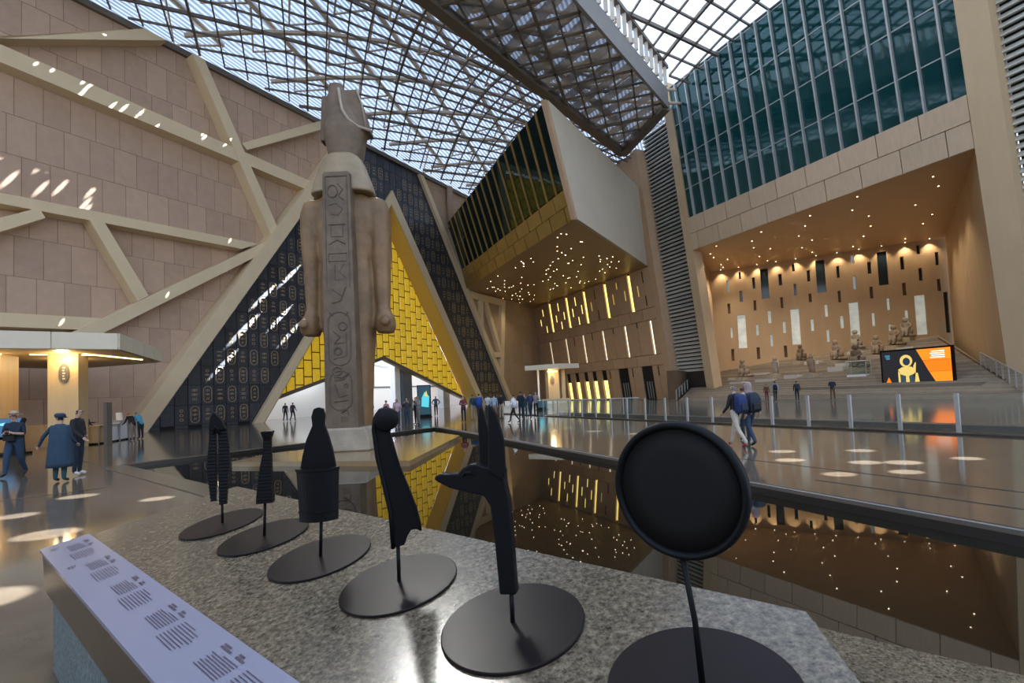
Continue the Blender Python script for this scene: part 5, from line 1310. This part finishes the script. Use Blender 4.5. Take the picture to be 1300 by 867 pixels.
for i in range(3): sq([(.05 + .01 * i, .86 - .05 * i), (.13, .86 - .05 * i), (.13, .885 - .05 * i), (.05 + .01 * i, .885 - .05 * i)], .006, 'caption_line', m_lb)
el_ = lambda cx, cy, rx, ry, k=16, a0=0, a1=360: [(cx + rx * math.cos(math.radians(a0 + (a1 - a0) * j / k)), cy + ry * math.sin(math.radians(a0 + (a1 - a0) * j / k))) for j in range(k)]
sq(el_(.37, .68, .095, .19), .004, 'figure_headcloth', m_lg); sq(el_(.375, .66, .055, .12), .006, 'figure_face', emi('led_face', (.02, .03, .06), 1))
sq([(.24, .42), (.31, .5), (.44, .5), (.50, .42), (.48, .28), (.38, .2), (.28, .27)], .004, 'figure_collar', m_lg); sq([(.26, .02), (.28, .25), (.46, .25), (.48, .02)], .003, 'figure_torso', emi('led_torso', (.03, .06, .08), 1))
sq([(.48, .02), (.50, .3), (.53, .3), (.55, .02)], .005, 'figure_arm', m_lg); sq([(.47, .5), (.5, .62), (.515, .62), (.50, .3), (.49, .3)], .005, 'figure_staff', m_lg); sq([(.24, .02), (.24, .38), (.27, .3), (.27, .02)], .005, 'figure_arm', m_lg)
sq([(.35, .02), (.355, .22), (.40, .22), (.405, .02)], .006, 'figure_pectoral', m_lg)
MB().box(st(-24.8, -1.66, .06), w * 9.5, m * .03, UP * .05).build('light_strip', emi('strip_amber', (1, .55, .12), 2.2), pf)

# ---------------------------------------------------------------- left kiosk
CAN = [(-18.2, 22.9), (-21.3, 30.1), (-28.4, 32.2), (-31.2, 25.8), (-29.5, 15.1)]
ki = empty('information_kiosk', (-23.5, 24.5, 0)); tag(ki, 'information kiosk with a folded cream canopy and wooden pillars', 'kiosk')
def kp(mb, name, mt): return world_part(mb, name, mt, ki)
kp(MB().prism([(x, y, 4.55) for x, y in CAN], (0, 0, .6)), 'canopy', m_cream)
kp(MB().prism([(x * .985 - .3, y * .985 + .3, 4.47) for x, y in CAN], (0, 0, .08)), 'canopy_soffit', m_kiosk)
for (x0, y0), (x1, y1), kk in ((CAN[4], CAN[0], 6), (CAN[0], CAN[1], 4)):
    p, q = V(x0, y0, 0), V(x1, y1, 0); d_ = q - p; o_ = V(d_.y, -d_.x, 0).normalized()
    for i in range(kk): kp(MB().box(p + d_ * (i / kk) + d_.normalized() * .015 + UP * 4.5, d_ / kk - d_.normalized() * .03, o_ * .07, UP * .74), 'fascia_panel', m_cream)
k1 = math.atan2(.664, .748)
kp(MB().cbox((-21.4, 23.9, 2.25), 1.15, 1.1, 4.5, k1 - .35), 'pillar', m_kiosk); kp(MB().cbox((-24.2, 22.9, 2.25), 1.5, 1.5, 4.5, k1 - .35), 'pillar', m_kiosk)
kp(MB().cbox((-26.2, 20.9, 2.25), 1.2, 1.2, 4.5, k1 - .35), 'pillar', m_kiosk)
kp(MB().cbox((-24.6, 24.9, .55), 2.6, .6, 1.1, k1 - .2), 'front_desk', m_kiosk)
a_ = k1 - .35; nrm = V(math.sin(a_), -math.cos(a_), 0); tn = V(math.cos(a_), math.sin(a_), 0)
sg_c = V(-21.4, 23.9, 3.55) + nrm * .56 + tn * .05
kp(MB().prism([sg_c + tn * (.2 * math.cos(2 * PI * j / 24)) + UP * (.45 * math.sin(2 * PI * j / 24)) for j in range(24)], nrm * .05), 'oval_sign', m_steeld)
for i in range(5): kp(MB().box(sg_c + nrm * .05 - tn * .05 + UP * (-.3 + .13 * i), tn * (.1 - .03 * (i % 2)), nrm * .012, UP * .06), 'sign_mark', m_cream)
for p, q in ((V(-20.4, 23.6, 4.44), V(-20.6, 27.6, 4.44)), (V(-22.3, 22.9, 4.44), V(-20.5, 24.2, 4.44)), (V(-25.5, 20.6, 4.44), V(-23.0, 22.3, 4.44))):
    kp(MB().sweep([p, q], .09, .05), 'light_strip', emi('strip_warm', (1, .75, .36), 3))
for lx, ly, en in ((-20.9, 23.0, 70), (-23.4, 21.8, 80), (-23.0, 25.6, 90)):
    ld = bpy.data.lights.new('kiosk_lamp', 'POINT'); ld.energy = en; ld.color = (1, .76, .42); ld.shadow_soft_size = .25
    lo = bpy.data.objects.new('kiosk_lamp', ld); COL.objects.link(lo); lo.location = (lx, ly, 4.2); ld.specular_factor = .1
# touch table
tt = empty('touch_table', (-21.9, 20.6, 0), k1 - .45); tag(tt, 'black touch table with a glowing blue sloping screen at the kiosk', 'touch table')
b_ = MB(); b_.prism([(-1.3, -.35, .75), (1.2, -.35, .75), (1.2, .25, 1.55), (-1.3, .25, 1.55)], (0, .12, -.08)); b_.build('screen_frame', m_black, tt)
b_ = MB(); b_.add([(-1.2, -.335, .80), (1.1, -.335, .80), (1.1, .232, 1.54), (-1.2, .232, 1.54)], [(0, 1, 2, 3)]); b_.build('display', emi('touch_blue', (.03, .12, .25), 1.1), tt)
b_ = MB(); b_.add([(-.9, -.2, 1.0), (-.3, -.05, 1.2), (.6, .1, 1.37), (.95, .0, 1.24), (.5, .02, 1.25), (-.3, -.15, 1.06)], [(0, 1, 2, 3, 4, 5)]); o = b_.build('glow', emi('touch_cyan', (.2, .6, .85), 1.2), tt); o.location = (0, -.02, .0)
for x in (-.9, .9): b_ = MB(); b_.loft([[(x - .25, -.1, 0), (x + .25, -.1, 0), (x + .25, .4, 0), (x - .25, .4, 0)], [(x - .2, .05, 1.1), (x + .2, .05, 1.1), (x + .2, .35, 1.1), (x - .2, .35, 1.1)]]); b_.build('leg', m_black, tt)
MB().cbox((0, .15, .05), 2.6, .8, .1).build('foot', m_black, tt)
# reception counters
m_frost = mat('counter_white', (.62, .65, .68), .2)
cA, cB = V(-21.1, 25.2, 0), V(-22.6, 29.9, 0); cd_ = (cB - cA).normalized(); cn_ = V(cd_.y, -cd_.x, 0)
if cn_.dot(V(1, -1, 0)) < 0: cn_ = -cn_
CL = ['low wooden topped counter nearest the kiosk pillar', 'white glowing counter beside the low wooden counter', 'white counter with steel frame where visitors lean', 'white counter at the far end by the slanted beam']
for i in range(4):
    r_ = empty('reception_counter', cA + cd_ * (1.2 * i)); tag(r_, CL[i], 'counter', 'reception counters on the left'); h = .95 if i < 2 else 1.12
    MB().box(cd_ * .04 + UP * .08, cd_ * 1.1, -cn_ * .6, UP * (h - .12)).build('body', m_frost if i else m_kiosk, r_)
    MB().box(cd_ * .0 - cn_ * .65 + cn_ * .0 + UP * (h - .05), cd_ * 1.18, cn_ * .75, UP * .05).build('worktop', m_steel if i else m_kiosk, r_)
    MB().box(cd_ * .06 - cn_ * .5, cd_ * 1.06, cn_ * .42, UP * .08).build('plinth', m_black, r_)
    for q in (.02, 1.13): MB().box(cd_ * q + cn_ * .02, cd_ * .03, cn_ * .03, UP * h).build('frame_bar', m_steel, r_)
sp_ = MB().box(V(-20.3, 24.6, 0), V(.12, .05, 0), V(-.3, .7, 0), UP * 2.1).build('partition_screen', mat('partition_grey', (.12, .10, .085), .5)); tag(sp_, 'tall grey partition beside the kiosk pillar', 'partition')
lf = MB(); lf.prism([(-22.4, 28.0, 1.13), (-22.15, 28.05, 1.13), (-22.2, 28.06, 1.55), (-22.42, 28.0, 1.55)], (.02, .1, 0)); o = lf.build('leaflet_stand', m_white); tag(o, 'white leaflet stand on the reception counter', 'leaflet stand')

# ---------------------------------------------------------------- far kiosk and banner
fk = empty('ticket_kiosk', (3.6, 45, 0)); tag(fk, 'small far kiosk with a flat cream canopy and lit wooden pillar', 'kiosk')
MB().prism([(-2.45, -.6, 3.62), (.35, -2.2, 3.62), (2.6, .8, 3.72), (-.2, 2.4, 3.72)], (0, 0, .42)).build('canopy', m_cream, fk)
MB().cbox((0, 0, 1.82), 1.0, 1.0, 3.64, .2).build('pillar', m_kiosk, fk); MB().cbox((.9, .7, 1.82), .35, 1.2, 3.64, .2).build('pillar', m_kiosk, fk)
MB().cbox((-1.25, .1, 1.82), .16, .16, 3.64).build('post', m_white, fk)
MB().prism([V(-.07 + .16 * math.cos(2 * PI * j / 16), -.62, 2.75 + .34 * math.sin(2 * PI * j / 16)) for j in range(16)], (0, -.05, 0)).build('oval_sign', m_steeld, fk)
MB().cbox((0, -.52, 3.45), .9, .06, .12, .2).build('light_strip', MATS['strip_warm'], fk)
MB().cbox((.1, -1.0, .5), 2.6, .6, 1.0, .2).build('desk', m_kiosk, fk)
ld = bpy.data.lights.new('ticket_lamp', 'POINT'); ld.energy = 60; ld.color = (1, .74, .38); ld.shadow_soft_size = .2
lo = bpy.data.objects.new('ticket_lamp', ld); COL.objects.link(lo); lo.location = (3.4, 43.7, 3.2); ld.specular_factor = .1
bn = empty('video_banner', (-7.35, 41.0, 0), .25); tag(bn, 'upright dark video banner with a teal glow at the lobby doorway', 'screen')
MB().cbox((0, 0, 1.35), 1.12, .16, 2.6).build('cabinet', m_black, bn)
MB().cbox((0, -.085, 1.4), .98, .01, 2.35).build('display', emi('banner_dark', (.01, .05, .08), 1), bn)
MB().add([(-.25, -.095, .9), (.35, -.095, .8), (.42, -.095, 1.7), (.05, -.095, 2.1), (-.2, -.095, 1.6)], [(0, 1, 2, 3, 4)]).build('glow', emi('banner_teal', (.08, .5, .62), 1.1), bn)
MB().add([(.0, -.1, 1.75), (.3, -.1, 1.7), (.2, -.1, 2.2)], [(0, 1, 2)]).build('glow', emi('banner_gold', (.8, .6, .12), .9), bn)
MB().cbox((0, 0, .03), 1.2, .5, .06).build('foot', m_black, bn)
# shiny queue barriers near the far kiosk
for i in range(6):
    x, y = 2.0 + .95 * i, 33.6 - 1.1 * i * .55
    r_ = empty('glass_barrier', (x, y, 0)); tag(r_, 'shiny glass queue barrier before the far kiosk, %s' % ('leftmost', 'second from the left', 'third from the left', 'fourth from the left', 'fifth from the left', 'rightmost')[i], 'barrier', 'queue barriers')
    MB().cbox((0, 0, .55), .05, .05, 1.1).build('post', m_steel, r_); MB().cbox((.45, -.25, .55), .85, .012, .95, -.5).build('glass_panel', m_clear, r_)
    MB().cbox((.45, -.25, 1.06), .95, .05, .05, -.5).build('top_bar', m_steel, r_)
# unseen wall added behind the viewer, its height chosen to admit sky light
m_back = mat('rear_wall_stone', (.24, .18, .125), .7, var=.08, scale=.3)
o = MB().box((-62, -29, 0), (124, 0, 0), (0, -.5, 0), (0, 0, 11)).build('wall_back_added', m_back); tag(o, 'unseen plain stone wall added behind the viewer to limit the sky light', 'wall', kind='structure')

# added unseen spot lamps imitate sun flecks thrown back by the glass gallery
def fleck(src, dst, size, energy, ratio=1.0, col=(.97, .98, 1)):
    ld = bpy.data.lights.new('added_fleck_spot', 'SPOT'); ld.energy = energy; ld.color = col; ld.spot_size = size; ld.spot_blend = .35; ld.shadow_soft_size = .05
    lo = bpy.data.objects.new('added_fleck_spot', ld); COL.objects.link(lo); lo.location = src
    lo.rotation_euler = (Vector(dst) - Vector(src)).to_track_quat('-Z', 'Y').to_euler()
FW = [(-7.5, 18.3, 1.4), (-7.2, 19.3, .5), (-7.3, 16.7, 1.5), (-5.8, 18.1, .8), (-5.1, 18.4, 1.2), (-4.1, 18.5, .8), (-5.8, 16.6, 1.2), (-4.8, 17.0, 1.2), (-3.1, 17.3, 1.3), (.54, 18.9, .8), (2.3, 19.2, .5), (-3.5, 16.2, .6), (-3.5, 15.7, .5)]
for s_, z_, q in FW: fleck(fac(s_ + 8, min(30.3, z_ + 13), 2.6), fac(s_, z_, 0), .009 * q + .005, 110000)
for s_, z_ in ((-6.3, 24.4), (-5.5, 24.4), (-3.9, 24.4), (1.8, 24.5), (3.9, 24.1), (-2.7, 28.5), (-5.1, 7.6), (.99, 10.1), (5.95, 15.7)): fleck(fac(s_ + 4, min(30.2, z_ + 8), 4.2), fac(s_, z_, 1.17), .014, 30000)
for (s_, z_), q, en in (((7.8, 8.5), .022, 2.2e6), ((11.2, 9.8), .014, 2.2e6), ((12.3, 14.0), .012, 1.8e6), ((6.0, 5.4), .018, 1.6e6), ((12.2, 8.4), .010, 1.5e6), ((9.6, 11.6), .016, 2.0e6)): fleck(fac(s_ + 14.5, z_ + 15.5, 2.2), fac(s_, z_, 0), q, en)
for x, y, q in ((6.37, 11.95, 1), (5.81, 10.61, 1), (7.95, 11.52, 1), (7.5, 9.71, 1.1), (5.67, 8.81, .9), (6.8, 8.75, .9), (8.86, 9.84, .9), (6.9, 9.9, 1), (-8.77, 10.0, 1.1), (-6.73, 9.36, .9), (-6.58, 7.0, 1.3), (-8.36, 8.35, 1.0), (-5.0, 4.6, 1.4), (3.2, 20, 1), (4.4, 18.2, .9), (2.4, 22.5, 1), (5.2, 16.6, .9)):
    fleck((x + 12, y + 2.5, 19), (x, y, 0), .024 * q, 150000)  # sun patches on the floor, made by the same added spots
bake()
